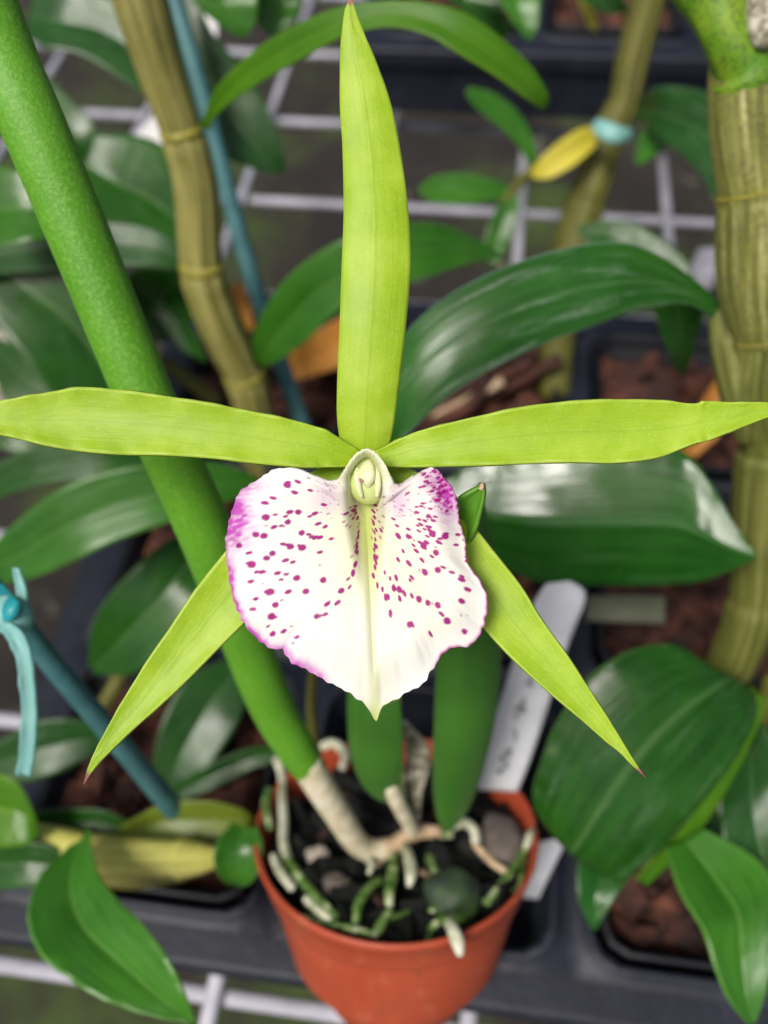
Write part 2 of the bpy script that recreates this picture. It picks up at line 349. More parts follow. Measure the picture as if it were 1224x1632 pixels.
# ------------------------------------------------------------------ setting
def grid_mesh(name, x0, x1, y0, y1, z, nx, ny, mat, amp):
    V = []; 
    for j in range(ny+1):
        for i in range(nx+1):
            x = x0+(x1-x0)*i/nx; y = y0+(y1-y0)*j/ny
            V.append((x, y, z+amp*noise.noise(Vector((x*6, y*6, 0)))))
    Fc = [(j*(nx+1)+i, j*(nx+1)+i+1, (j+1)*(nx+1)+i+1, (j+1)*(nx+1)+i) for j in range(ny) for i in range(nx)]
    return mesh_obj(name, V, Fc, mat)
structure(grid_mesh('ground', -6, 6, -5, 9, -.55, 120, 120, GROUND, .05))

# bench of coated wire mesh: bars every 10 cm
def add_bar(V, Fc, a, b, w, h, k=10):
    a, b = Vector(a), Vector(b); t = (b-a).normalized(); s = Vector((0, 0, 1)).cross(t).normalized(); u = Vector((0, 0, 1)); i0 = len(V)
    for p in (a, b):
        for j in range(k):
            an = 2*math.pi*j/k; c, q = math.cos(an), math.sin(an)
            V.append(p+s*(w*math.copysign(abs(c)**.6, c))+u*(h*math.copysign(abs(q)**.6, q)))
    for j in range(k): Fc.append((i0+j, i0+(j+1) % k, i0+k+(j+1) % k, i0+k+j))
    Fc.append(tuple(i0+j for j in range(k))[::-1]); Fc.append(tuple(i0+k+j for j in range(k)))
V, Fc = [], []
for i in range(-8, 12): add_bar(V, Fc, (-.18426+.1*i, -.60, -.004), (-.18426+.1*i, 1.55, -.004), .0032, .0030)
for j in range(-9, 13): add_bar(V, Fc, (-1.05, .6194-.1*j, -.0095), (1.0, .6194-.1*j, -.0095), .0032, .0028)
bench = mesh_obj('wire_bench_top', V, Fc, WIREM)
tag(bench, 'pale grey coated wire mesh bench top under the pots and tray', 'bench')

# ------------------------------------------------------------------ trays, square pots, bark
def loop(cx, cy, half, rad, z, N=56):
    out = []
    for i in range(N):
        a = 2*math.pi*(i+.0)/N + math.pi/4; c, s = math.cos(a), math.sin(a)
        k = half/max(abs(c), abs(s)); x, y = c*k, s*k
        if rad > 0:
            qx, qy = abs(x)-(half-rad), abs(y)-(half-rad)
            if qx > 0 and qy > 0:
                l = math.hypot(qx, qy); x = math.copysign(half-rad+qx/l*rad, x); y = math.copysign(half-rad+qy/l*rad, y)
        out.append((cx+x, cy+y, z))
    return out
def add_loops(V, Fc, loops):
    base = len(V); N = len(loops[0])
    for l in loops: V.extend(l)
    for r in range(len(loops)-1):
        for i in range(N): Fc.append((base+r*N+i, base+r*N+(i+1) % N, base+(r+1)*N+(i+1) % N, base+(r+1)*N+i))
def make_tray(name, us, vs, pitch, z, label):
    root = thing(name, (sum(us)/len(us), sum(vs)/len(vs), 0), label, 'tray')
    V, Fc = [], []
    h = pitch/2
    for u in us:
        for v in vs:
            add_loops(V, Fc, [loop(u, v, h, 0, z), loop(u, v, h-.0045, .010, z), loop(u, v, h-.0050, .010, z+.0015), loop(u, v, h-.0070, .012, z+.0015),
                              loop(u, v, h-.0078, .012, z-.0005), loop(u, v, h-.0105, .012, z-.046), loop(u, v, h-.022, .01, z-.047)])
    mesh_obj('cell_deck', V, Fc, TRAY, root)
    x0, x1, y0, y1 = us[0]-h, us[-1]+h, vs[0]-h, vs[-1]+h
    V, Fc = [], []
    def rl(e, zz): return [(x0-e, y0-e, zz), (x1+e, y0-e, zz), (x1+e, y1+e, zz), (x0-e, y1+e, zz)]
    add_loops(V, Fc, [rl(.0002, z), rl(.010, z-.0004), rl(.0118, z-.002), rl(.012, z-.012), rl(.009, z-.013), rl(.0075, z-.046), rl(.0, z-.048)])
    mesh_obj('skirt', V, Fc, TRAY, root, smooth=False, bevel=.001)
    return root
Z = .05; PITCH = .1045
US = [-.11, -.0055, .099, .2035]; VS = [.0875, .192, .2965]
make_tray('seedling_tray', US, VS, PITCH, Z, 'large black plastic tray of square cells holding the terracotta pot and bark filled pots')
make_tray('seedling_tray', [-.04, .065, .17, .275], [.62, .725], PITCH, .085, 'dark tray at the far top of the bench behind all the canes')

def bark_chunks(name, cx, cy, half, z, n, mat, size, label, square=True, plane=None, parent=None):
    V, Fc = [], []
    base = [(-1, -1, -1), (1, -1, -1), (1, 1, -1), (-1, 1, -1), (-1, -1, 1), (1, -1, 1), (1, 1, 1), (-1, 1, 1)]
    fb = [(0, 3, 2, 1), (4, 5, 6, 7), (0, 1, 5, 4), (1, 2, 6, 5), (2, 3, 7, 6), (3, 0, 4, 7)]
    for i in range(n):
        if square: x, y = random.uniform(-half, half)*.93, random.uniform(-half, half)*.93
        else:
            r = half*math.sqrt(random.random())*.93; a = random.uniform(0, 6.283); x, y = r*math.cos(a), r*math.sin(a)
        s = size*random.uniform(.5, 1.2); zz = random.uniform(-.006, .002)
        R = Matrix.Rotation(random.uniform(0, 6.28), 3, 'Z') @ Matrix.Rotation(random.uniform(-.8, .8), 3, 'X') @ Matrix.Rotation(random.uniform(-.8, .8), 3, 'Y')
        sc = Vector((1, random.uniform(.45, .8), random.uniform(.25, .5)))*s
        lim = half-.0015
        i0 = len(V)
        for b in base:
            p = R @ Vector((b[0]*sc.x*random.uniform(.6, 1), b[1]*sc.y*random.uniform(.6, 1), b[2]*sc.z*random.uniform(.7, 1)))
            q = Vector((x, y, zz))+p
            if square: q.x = max(-lim, min(lim, q.x)); q.y = max(-lim, min(lim, q.y))
            else:
                rr = math.hypot(q.x, q.y)
                if rr > lim: q.x *= lim/rr; q.y *= lim/rr
            V.append(plane(q) if plane else Vector((cx, cy, z))+q)
        Fc += [tuple(i0+k for k in f) for f in fb]
    # bed below the chunks
    i0 = len(V); N = 24
    for k in range(N):
        a = 2*math.pi*k/N+math.pi/4
        kk = (half-.001)/max(abs(math.cos(a)), abs(math.sin(a))) if square else half-.001
        q = Vector((kk*math.cos(a), kk*math.sin(a), -.005)); V.append(plane(q) if plane else Vector((cx, cy, z))+q)
    Fc.append(tuple(range(i0, i0+N)))
    o = mesh_obj(name, V, Fc, mat, parent, smooth=False, bevel=.0006)
    return tag(o, label, 'potting mix', kind='stuff')
def square_pot(cx, cy, label, blabel, zt=.056, half=.0425, n=60, tray_z=0):
    V, Fc = [], []
    add_loops(V, Fc, [loop(cx, cy, half-.014, .008, zt-.052), loop(cx, cy, half-.003, .009, zt-.008), loop(cx, cy, half, .010, zt-.007), loop(cx, cy, half+.0003, .010, zt),
                      loop(cx, cy, half-.0016, .009, zt+.0003), loop(cx, cy, half-.0025, .009, zt-.008), loop(cx, cy, half-.013, .008, zt-.050)])
    o = mesh_obj('square_pot', V, Fc, POTB); tag(o, label, 'pot', 'black square pots in the trays')
    bark_chunks('bark_mix', cx, cy, half-.0032, zt-.012, n, BARK, .0105, blabel)
PD = {(0, 0): 'left of the terracotta pot, under the yellowish lying cane', (2, 0): 'right of the terracotta pot, under the big lower right leaf',
      (3, 0): 'in the front row, furthest to the right', (0, 1): 'in the middle row, furthest left behind the lower left petal', (1, 1): 'directly behind the terracotta pot and the flower lip',
      (2, 1): 'in the middle row behind the white label', (3, 1): 'in the middle row at the right, below the thick right cane',
      (0, 2): 'in the back row at the foot of the left cane', (1, 2): 'in the back row behind the flower centre', (2, 2): 'in the back row above the right petal, red bark showing', (3, 2): 'in the back row at the far right edge'}
for (i, j), t in PD.items():
    square_pot(US[i], VS[j], 'black square pot '+t, 'reddish bark chips filling the pot '+t, n=70)
for k, (u, v, t) in enumerate([(-.04, .62, 'left'), (.065, .62, 'middle'), (.17, .62, 'right')]):
    square_pot(u, v, 'dark square pot in the far tray, %s one of those near its front' % t, 'dim bark in the far tray, in the %s one of its front pots' % t, zt=.091, n=40)

# ------------------------------------------------------------------ terracotta pot
PC = P(631, 1316, .276); vd = (PC-CAM).normalized(); upp = (UP-vd*UP.dot(vd)).normalized()
PN = (-vd*math.cos(math.radians(46.5)) + upp*math.sin(math.radians(46.5))).normalized()
PX = (RI-PN*RI.dot(PN)).normalized(); PY = PN.cross(PX)
PR = .0452
def pot_lathe(prof, N=96):
    V, Fc = [], []
    for r, z in prof:
        for i in range(N):
            a = 2*math.pi*i/N; V.append(PC+PX*(r*math.cos(a))+PY*(r*math.sin(a))+PN*z)
    for q in range(len(prof)-1):
        for i in range(N): Fc.append((q*N+i, q*N+(i+1) % N, (q+1)*N+(i+1) % N, (q+1)*N+i))
    return V, Fc
pot = thing('terracotta_pot', PC-PN*.072, 'round terracotta coloured plastic pot holding the flowering orchid', 'pot')
V, Fc = pot_lathe([(.0003, -.0715), (.020, -.0715), (.0232, -.0708), (.0250, -.068), (.0290, -.050), (.0347, -.028), (.0392, -.0145), (.0403, -.0138), (.0415, -.0135)])
mesh_obj('pot_body', V, Fc, TERRA, pot)
V, Fc = pot_lathe([(.0412, -.0137), (.0424, -.0130), (.0428, -.0115), (.0440, -.0035), (.0447, -.0028), (.0451, -.0022), (.0454, -.0012), (.0454, -.0004), (.0450, .0002), (.0444, .0003), (.0438, -.0004), (.0431, -.004), (.041, -.014), (.0395, -.024), (.036, -.045)])
mesh_obj('rim', V, Fc, TERRA, pot)
def pp(q): return PC+PX*q.x+PY*q.y+PN*(q.z-.0085)
bark_chunks('potting_mix', 0, 0, .0424, 0, 170, CHAR, .0085, 'dark charcoal and bark mix inside the terracotta pot', square=False, plane=pp)
def inpot(px, py, off=-.012):
    if off < 0: off = off*.45
    return onplane(px, py, PC+PN*off, PN)
def stone(px, py, rx, ry, rz, mat, label, off=-.011, seed=1):
    c = inpot(px, py, off); bm = bmesh.new(); bmesh.ops.create_icosphere(bm, subdivisions=3, radius=1)
    for v in bm.verts:
        k = 1+.25*noise.noise(v.co*1.3+Vector((seed*3.1, 0, 0)))+.08*noise.noise(v.co*4+Vector((seed, 5, 0)))
        q = v.co*k; v.co = c + PX*(q.x*rx)+PY*(q.y*ry)+PN*(q.z*rz)
    V = [v.co.copy() for v in bm.verts]; Fc = [tuple(v.index for v in f.verts) for f in bm.faces]; bm.free()
    o = mesh_obj('potting_stone', V, Fc, mat); tag(o, label, 'stone', 'stones in the terracotta pot'); return o
stone(507, 1365, .0042, .0036, .003, STONEW, 'small pale beige stone at the left inside the terracotta pot', seed=1)
stone(535, 1410, .0050, .0042, .003, STONEG, 'dull grey brown stone below the pale one inside the pot', seed=2)
stone(800, 1335, .0075, .0100, .005, STONEG, 'large brown grey stone below the plant label inside the pot', off=-.010, seed=3)
stone(722, 1425, .0085, .0088, .006, STONEM, 'large dark stone with green moss at the front of the pot', off=-.008, seed=4)

# ------------------------------------------------------------------ the flowering orchid
orchid = thing('orchid_plant', inpot(620, 1345, -.012), 'flowering orchid with one lime green star shaped bloom and a white purple spotted lip', 'orchid')
tube('cylindrical_leaf', [(-62, -70, 59, .146), (-30, 5, 57, .149), (10, 105, 54, .152), (58, 212, 51.5, .155), (134, 395, 49, .162), (228, 626, 46, .172), (277, 735, 44.5, .180), (335, 868, 43, .194), (424, 1104, 36, .226), (470, 1190, 31, .238), (496, 1228, 25.5, .243)], TERETE, orchid, n=120, k=48)
tube('stem_sheath', [(486, 1212, 25.5, .2405), (505, 1245, 24.5, .245), (540, 1300, 21.5, .256), (562, 1335, 19.5, .264), (580, 1352, 18, .269), (603, 1357, 17, .271), (622, 1350, 16, .273)], SHEATHW, orchid, n=50, nodes=(.70,))
tube('rhizome', [(596, 1357, 19, .2715), (625, 1352, 19, .273), (645, 1336, 14, .274), (668, 1325, 12, .275), (700, 1326, 10, .276)], RHIZ, orchid, n=40, ribs=3)
tube('thick_leaf', [(764, 772, 4, .185), (758, 800, 16, .188), (752, 860, 36, .194), (750, 940, 51, .205), (748, 1040, 58, .220), (742, 1140, 56, .236), (732, 1215, 48, .249), (724, 1270, 36, .259), (718, 1302, 22, .265), (716, 1318, 10, .268)], TERETE2, orchid, n=70, k=44, flat=.75)
ribbon('bract', [(690, 850, 715, 905, .1500), (708, 824, 742, 874, .1440), (728, 797, 758, 843, .1405), (746, 784, 767, 812, .1395), (762, 776, 772, 788, .1390), (768, 770, 771, 771, .1388)], leaf_mat('bract_green', (.07, .22, .012), (.13, .32, .03), (.2, .4, .06), 0, .5, .3), orchid, n=30, bulge=.2, prof='U', thick=.0008)
tube('bract_tip', [(767, 780, 4, .1388), (768, 774, 4.5, .1386), (769, 770, 2, .1385)], RHIZ, orchid, n=10, k=10)
tube('thick_leaf', [(585, 1000, 20, .214), (590, 1060, 38, .222), (594, 1130, 45, .232), (598, 1190, 43, .242), (606, 1235, 33, .250), (616, 1262, 18, .255), (620, 1272, 8, .258)], TERETE2, orchid, n=50, k=40, flat=.7)
ribbon('inner_leaf', [(600, 1060, 615, 1060, .2165), (580, 1130, 638, 1130, .2225), (575, 1190, 641, 1190, .2330), (580, 1235, 637, 1232, .2420), (598, 1268, 628, 1262, .2500)], TERETE2, orchid, bulge=-.12, prof='U', thick=.0012)
tube('stem_sheath', [(620, 1248, 13, .247), (632, 1275, 13, .252), (648, 1305, 12, .261), (657, 1325, 11, .268)], SHEATHW, orchid, n=24)
ribbon('dry_sheath', [(640, 1150, 648, 1150, .245), (645, 1180, 678, 1185, .25), (650, 1220, 684, 1220, .256), (655, 1260, 672, 1265, .262), (660, 1310, 668, 1310, .268)], BUDGREY, orchid, bulge=.3, prof='U')
tube('dry_stem', [(500, 1060, 8, .262), (496, 1120, 8, .266), (500, 1180, 9, .275), (505, 1225, 9, .285)], CANE_GREEN, orchid, n=24)
ROOTS = [  # (material, [(px,py,r_px,offset above the mix plane)])
 (ROOTW, [(716, 1318, 9, -.007), (738, 1311, 11, -.002), (755, 1322, 11, .0), (758, 1343, 10, -.008)]),
 (ROOTG, [(660, 1322, 8, -.008), (690, 1330, 9, -.006), (720, 1330, 9, -.009)]),
 (ROOTW, [(645, 1345, 8, -.004), (652, 1370, 13, -.001), (655, 1392, 13, -.001), (652, 1412, 6, -.005)]),
 (ROOTG, [(628, 1362, 10, -.006), (625, 1395, 13, -.003), (620, 1425, 11, -.003), (621, 1445, 8, -.006)]),
 (ROOTG, [(606, 1402, 9, -.005), (588, 1415, 10, -.004), (572, 1440, 11, -.004), (567, 1472, 9, -.007)]),
 (ROOTG, [(622, 1452, 9, -.005), (606, 1475, 11, -.006), (598, 1492, 10, -.010)]),
 (ROOTW, [(440, 1208, 9, .004), (449, 1235, 9, .000), (450, 1270, 10, -.004), (452, 1310, 11, -.006), (452, 1345, 11, -.006), (462, 1376, 11, -.006)]),
 (ROOTG, [(458, 1368, 10, -.005), (478, 1398, 11, -.004), (505, 1432, 11, -.004), (535, 1462, 10, -.006)]),
 (ROOTW, [(436, 1364, 9, -.004), (446, 1388, 11, -.003), (466, 1416, 10, -.004)]),
 (ROOTW, [(487, 1432, 8, -.005), (505, 1448, 10, -.004), (526, 1464, 8, -.004)]),
 (ROOTG, [(428, 1258, 8, .001), (424, 1285, 10, .000), (430, 1320, 9, -.003)]),
 (ROOTW, [(512, 1190, 9, .0), (530, 1186, 13, .0), (550, 1200, 11, -.003), (545, 1225, 8, -.006)]),
 (ROOTG, [(686, 1480, 7, -.008), (702, 1466, 9, .001), (716, 1470, 12, .0045)]),
 (ROOTW, [(712, 1465, 10, .0035), (722, 1482, 14, .005), (729, 1500, 15, .0035), (734, 1522, 8, .0005)]),
 (ROOTG, [(842, 1342, 7, -.002), (826, 1372, 8, -.005), (800, 1408, 8, -.006), (775, 1440, 8, -.008)]),
 (ROOTW, [(850, 1322, 6, .001), (844, 1332, 9, .002), (838, 1350, 7, .0)]),
 (RHIZ, [(756, 1345, 8, -.008), (772, 1362, 9, -.009), (792, 1380, 8, -.010), (812, 1390, 7, -.010)]),
 (ROOTW, [(590, 1362, 8, -.005), (592, 1378, 8, -.004), (588, 1392, 5, -.005)]),
 (ROOTG, [(470, 1460, 7, -.006), (560, 1480, 8, -.006), (600, 1490, 7, -.008)]),
]
for k_ in range(18):
    a_ = random.uniform(0, 6.28); r_ = .0405*math.sqrt(random.random()); L_ = []
    for q_ in range(6):
        L_.append((*(PC+PX*(r_*math.cos(a_))+PY*(r_*math.sin(a_))+PN*(-.007+random.uniform(-.002, .0025))), random.uniform(.0005, .0010)))
        a_ += random.uniform(-.1, .35); r_ = min(.041, max(.003, r_+random.uniform(-.006, .006)))
    tube_w('fine_root', L_, (ROOTG, RHIZ, BARK)[k_ % 3], orchid, n=24, k=8)
for mt, pts in ROOTS:
    L = []
    for x, y, r, off in pts:
        q = inpot(x, y, off); L.append((*q, r*(q-CAM).dot(FW)/F))
    L = [(a, b, c, rr_*.70) for a, b, c, rr_ in L]
    tube_w('root', L, mt, orchid, n=26, k=14, ribs=3, ribamp=.08)

# ---- flower
FD = .1385
flower = tube('flower', [(640, 1300, 9, .270), (632, 1180, 10, .240), (622, 1040, 12, .205), (606, 900, 15, .175), (592, 800, 17, .157), (584, 752, 17, .147)], COLUMN, orchid, n=50, k=16)
flower.name = 'flower'
ribbon('sepal', [(556, 728, 606, 728, .1440), (543, 700, 622, 700, .1425), (538, 655, 630, 652, .1405), (539, 600, 637, 600, .1390), (543, 500, 648, 500, .1375), (546, 420, 653, 420, .1370), (549, 330, 649, 330, .1368), (547, 240, 637, 240, .1368), (543, 170, 623, 170, .1365), (543, 100, 602, 108, .1360), (546, 50, 578, 50, .1352), (551, 18, 566, 18, .1346), (557, -4, 561, -4, .134)],
       SEPAL, flower, n=90, m=21, bulge=-.10, prof='U', thick=.0007, ruffle=.00012, seed=1)
ribbon('petal', [(578, 722, 578, 744, .1420), (556, 708, 556, 744, .1405), (520, 686, 520, 745, .1392), (470, 670, 480, 745, .1385), (400, 655, 410, 739, .1378), (335, 642, 340, 731, .1372), (265, 631, 265, 726, .1368), (200, 622, 200, 725, .1365), (130, 617, 140, 721, .1362), (75, 625, 80, 712, .1358), (25, 634, 30, 700, .1352), (-25, 644, -20, 688, .1346), (-75, 665, -75, 672, .134)],
       SEPAL, flower, n=90, m=21, bulge=.09, prof='U', thick=.0007, ruffle=.00022, seed=3)
ribbon('petal', [(590, 724, 592, 744, .1420), (612, 712, 618, 744, .1405), (655, 691, 655, 745, .1392), (700, 678, 700, 744, .1384), (770, 661, 770, 742, .1378), (840, 647, 840, 739, .1374), (910, 639, 910, 737, .1372), (985, 636, 985, 738, .1370), (1055, 638, 1050, 729, .1368), (1105, 643, 1105, 708, .1366), (1125, 639, 1130, 702, .1365), (1170, 641, 1170, 686, .1362), (1220, 641, 1222, 666, .1358), (1262, 648, 1262, 652, .1355)],
       SEPAL, flower, n=90, m=21, bulge=.09, prof='U', thick=.0007, ruffle=.00020, seed=6)
ribbon('sepal', [(566, 744, 590, 752, .1455), (510, 746, 565, 790, .1445), (450, 785, 530, 850, .1432), (400, 835, 470, 910, .1424), (352, 888, 425, 955, .1420), (312, 938, 388, 994, .1416), (272, 998, 342, 1040, .1410), (235, 1052, 296, 1087, .1404), (204, 1102, 252, 1128, .1398), (176, 1150, 208, 1167, .1391), (155, 1190, 178, 1196, .1386), (142, 1218, 153, 1222, .1382), (133, 1250, 135, 1250, .1378)],
       SEPAL, flower, n=90, m=21, bulge=.09, prof='U', thick=.0007, ruffle=.00010, seed=8)
ribbon('sepal', [(574, 752, 604, 744, .1455), (600, 800, 660, 750, .1445), (650, 865, 715, 795, .1432), (705, 925, 758, 842, .1424), (745, 968, 792, 885, .1420), (780, 1012, 830, 933, .1414), (818, 1052, 862, 985, .1409), (868, 1098, 905, 1045, .1403), (920, 1142, 942, 1102, .1397), (960, 1177, 973, 1150, .1391), (988, 1200, 996, 1188, .1387), (1006, 1218, 1012, 1214, .1384), (1028, 1239, 1029, 1238, .138)],
       SEPAL, flower, n=90, m=21, bulge=.09, prof='U', thick=.0007, ruffle=.00010, seed=5)

# ---- lip: outline traced in the flower's own plane, real bowl depth
OUT = [(655,90),(622,112),(590,150),(563,190),(545,218),(520,226),(495,225),(430,205),(380,180),(330,170),(270,180),(220,215),(175,242),(130,275),(110,330),(90,400),(78,470),(80,520),(85,560),(95,650),(110,720),(145,800),(170,842),(200,870),(250,912),(288,922),(315,918),(322,940),(345,960),(352,982),(380,995),(415,1005),(460,1035),(510,1062),(560,1085),(600,1110),(640,1140),(665,1160),(680,1182),(692,1215),(703,1238),(712,1222),(714,1188),(720,1165),(738,1150),(770,1138),(800,1120),(850,1090),(895,1070),(914,1052),(922,1015),(945,992),(965,962),(985,935),(1012,915),(1045,917),(1080,912),(1110,893),(1132,862),(1150,818),(1164,770),(1166,735),(1160,690),(1140,650),(1108,605),(1084,575),(1074,545),(1076,510),(1064,450),(1045,395),(1042,340),(1030,280),(1012,245),(990,220),(960,183),(935,169),(908,172),(885,188),(862,212),(840,230),(815,240),(790,245),(775,238),(765,215),(752,185),(735,150),(715,125),(688,98)]
OUT = [(330+x/2.604, 680+y/2.604) for x, y in OUT]
CX, CY = 583., 832.
NA, NR = 720, 150
ang = np.array([math.atan2(x-CX, y-CY) for x, y in OUT]); rad = np.array([math.hypot(x-CX, y-CY) for x, y in OUT])
order = np.argsort(ang); ang, rad = ang[order], rad[order]
aa = np.linspace(-math.pi, math.pi, NA, endpoint=False)
R0 = np.interp(aa, np.concatenate([ang-2*math.pi, ang, ang+2*math.pi]), np.tile(rad, 3))
K = np.array([.1, .2, .4, .2, .1]); Rs = sum(np.roll(R0, k-2)*K[k] for k in range(5))
Rs = Rs*(1+.0035*np.sin(aa*61+np.sin(aa*7)*3)+.003*np.sin(aa*103+1))
rr = (np.arange(1, NR+1)/NR)
A, RR = np.meshgrid(aa, rr); Xp = CX+np.sin(A)*Rs[None]*RR; Yp = CY+np.cos(A)*Rs[None]*RR
Xp = np.concatenate([[CX], Xp.ravel()]); Yp = np.concatenate([[CY], Yp.ravel()]); Rn = np.concatenate([[0], RR.ravel()]); An = np.concatenate([[0], A.ravel()])
Rp = np.concatenate([[rad.mean()], np.tile(Rs, NR)])
def sm(a, b, x): t = np.clip((x-a)/(b-a), 0, 1); return t*t*(3-2*t)
cxm = 583+(Yp-800)*.045
wT = 27-8*sm(800, 930, Yp)
tr = np.exp(-(np.abs(Xp-cxm)/wT)**4)*(1-sm(790, 960, Yp))
hood = sm(790, 745, Yp)*np.exp(-((Xp-583)/60)**4)
tr = tr*(1-hood*sm(.80, 1.0, Rn))
D = .1322 + .0030*(1-Rn)*(1-hood) + .0065*tr
D += .0018*sm(1010, 1150, Yp)                       # tip curls away
D += .0022*sm(.72, 1.0, Rn)*(1-hood)*(.6+.4*sm(740, 800, Yp))   # margins roll back
D += (.0005*np.sin(An*9+1)+.00028*np.sin(An*17)+.00014*np.sin(An*31))*Rn**6*(1-hood)
D += .0004*np.exp(-((Xp-cxm)/6)**2)*sm(800, 860, Yp)          # keel groove
D += .00015*np.sin((Xp-cxm)*.16)*np.exp(-((Xp-cxm)/70)**2)*sm(820, 900, Yp)*(1-Rn)
r3, u3, f3, c3 = (np.array(v) for v in (RI, UP, FW, CAM))
V = c3 + (r3[None]*((Xp-612)/F)[:, None] + u3[None]*((816-Yp)/F)[:, None] + f3[None])*D[:, None]
Fc = [(0, 1+(i+1) % NA, 1+i) for i in range(NA)]
for q in range(NR-1):
    b0, b1 = 1+q*NA, 1+(q+1)*NA
    Fc += [(b0+i, b0+(i+1) % NA, b1+(i+1) % NA, b1+i) for i in range(NA)]
# pigment
def vn(x, y, s, seed=0):
    g = np.random.default_rng(seed).random((64, 64)); fx, fy = (x/s) % 64, (y/s) % 64
    ix, iy = fx.astype(int) % 64, fy.astype(int) % 64; tx, ty = fx-np.floor(fx), fy-np.floor(fy); tx = tx*tx*(3-2*tx); ty = ty*ty*(3-2*ty)
    a = g[ix, iy]; b = g[(ix+1) % 64, iy]; c = g[ix, (iy+1) % 64]; d = g[(ix+1) % 64, (iy+1) % 64]
    return (a*(1-tx)+b*tx)*(1-ty)+(c*(1-tx)+d*tx)*ty
white = np.array([.90, .89, .86]); cream = np.array([.88, .87, .60]); green = np.array([.52, .62, .14]); wash = np.array([.55, .09, .50]); spotc = np.array([.36, .0, .20]); lilac = np.array([.66, .5, .70])
col = np.tile(white, (len(Xp), 1))
def blend(c, k): 
    global col
    k = np.clip(k, 0, 1)[:, None]; col = col*(1-k)+c*k
dist = np.hypot(Xp-583, (Yp-840)*.55)
blend(cream, 1.0*np.exp(-(dist/75)**2)); blend(cream, .5*sm(60, 0, np.abs(Xp-cxm))*sm(950, 1150, Yp)); blend(cream, .55*np.exp(-(np.hypot((Xp-670)/75, (Yp-930)/90))**2))
inner = np.exp(-(np.abs(Xp-cxm)/15)**4)*(1-sm(850, 1010, Yp)); blend(green, .85*inner*(1-hood*sm(.85, .97, Rn)))
blend(np.array([.62, .72, .25]), .5*np.exp(-((Xp-cxm)/7)**2)*sm(900, 1000, Yp))
blend(green, .8*sm(1108, 1150, Yp))
blend(np.array([.80, .84, .50]), .6*hood*sm(.62, .8, Rn)); blend(lilac, .6*np.exp(-(np.hypot((Xp-523)/26, (Yp-790)/30))**2)); blend(lilac, .75*np.exp(-(np.hypot((Xp-636)/22, (Yp-800)/34))**2))
# direction aligned streak noise
th2 = np.arctan2(Xp-583, Yp-770); rd = np.hypot(Xp-583, Yp-770)
streak = vn(th2*420+900, rd, 9, 3)
mott = vn(Xp, Yp, 6, 4)
sn = .45+.9*streak*(.6+.6*mott)
blend(wash, 1.5*np.exp(-(np.hypot((Xp-370)/30, (Yp-828)/40))**2)*sn*sm(-.2, 1, sn))
blend(wash, 1.1*np.exp(-(np.hypot((Xp-366)/11, (Yp-925)/34))**2)*sn); blend(wash, .5*np.exp(-(np.hypot((Xp-398)/28, (Yp-775)/14))**2)*sn)
blend(wash, 1.2*np.exp(-(np.hypot((Xp-712)/17, (Yp-790)/40))**2)*sn); blend(wash, .55*np.exp(-(np.hypot((Xp-693)/24, (Yp-765)/22))**2)*sn)
edge_px = (1-Rn)*Rp
def angof(x, y): return math.atan2(x-CX, y-CY)
def edgeband(a0, a1, w, k, c=wash):
    lo, hi = sorted((a0, a1)); m = sm(lo-.05, lo+.05, An)*sm(hi+.05, hi-.05, An); blend(c, k*m*np.exp(-(edge_px/w)**2)*(.55+.8*vn(An*220+50, edge_px*.5, 7, 9)))
deep = np.array([.42, .03, .26])
edgeband(angof(365, 960), angof(450, 1040), 9, .95); edgeband(angof(451, 1033), angof(520, 1085), 12, .85); edgeband(angof(360, 860), angof(372, 970), 4, .7, deep)
edgeband(angof(372, 800), angof(395, 778), 8, .4)
edgeband(angof(725, 790), angof(745, 900), 3.0, .8, deep); edgeband(angof(745, 900), angof(778, 965), 4, .75, deep); edgeband(angof(778, 960), angof(745, 1031), 4, .9, deep); edgeband(angof(745, 1031), angof(690, 1065), 4.5, .85, deep)
edgeband(angof(700, 755), angof(726, 800), 3, .5)
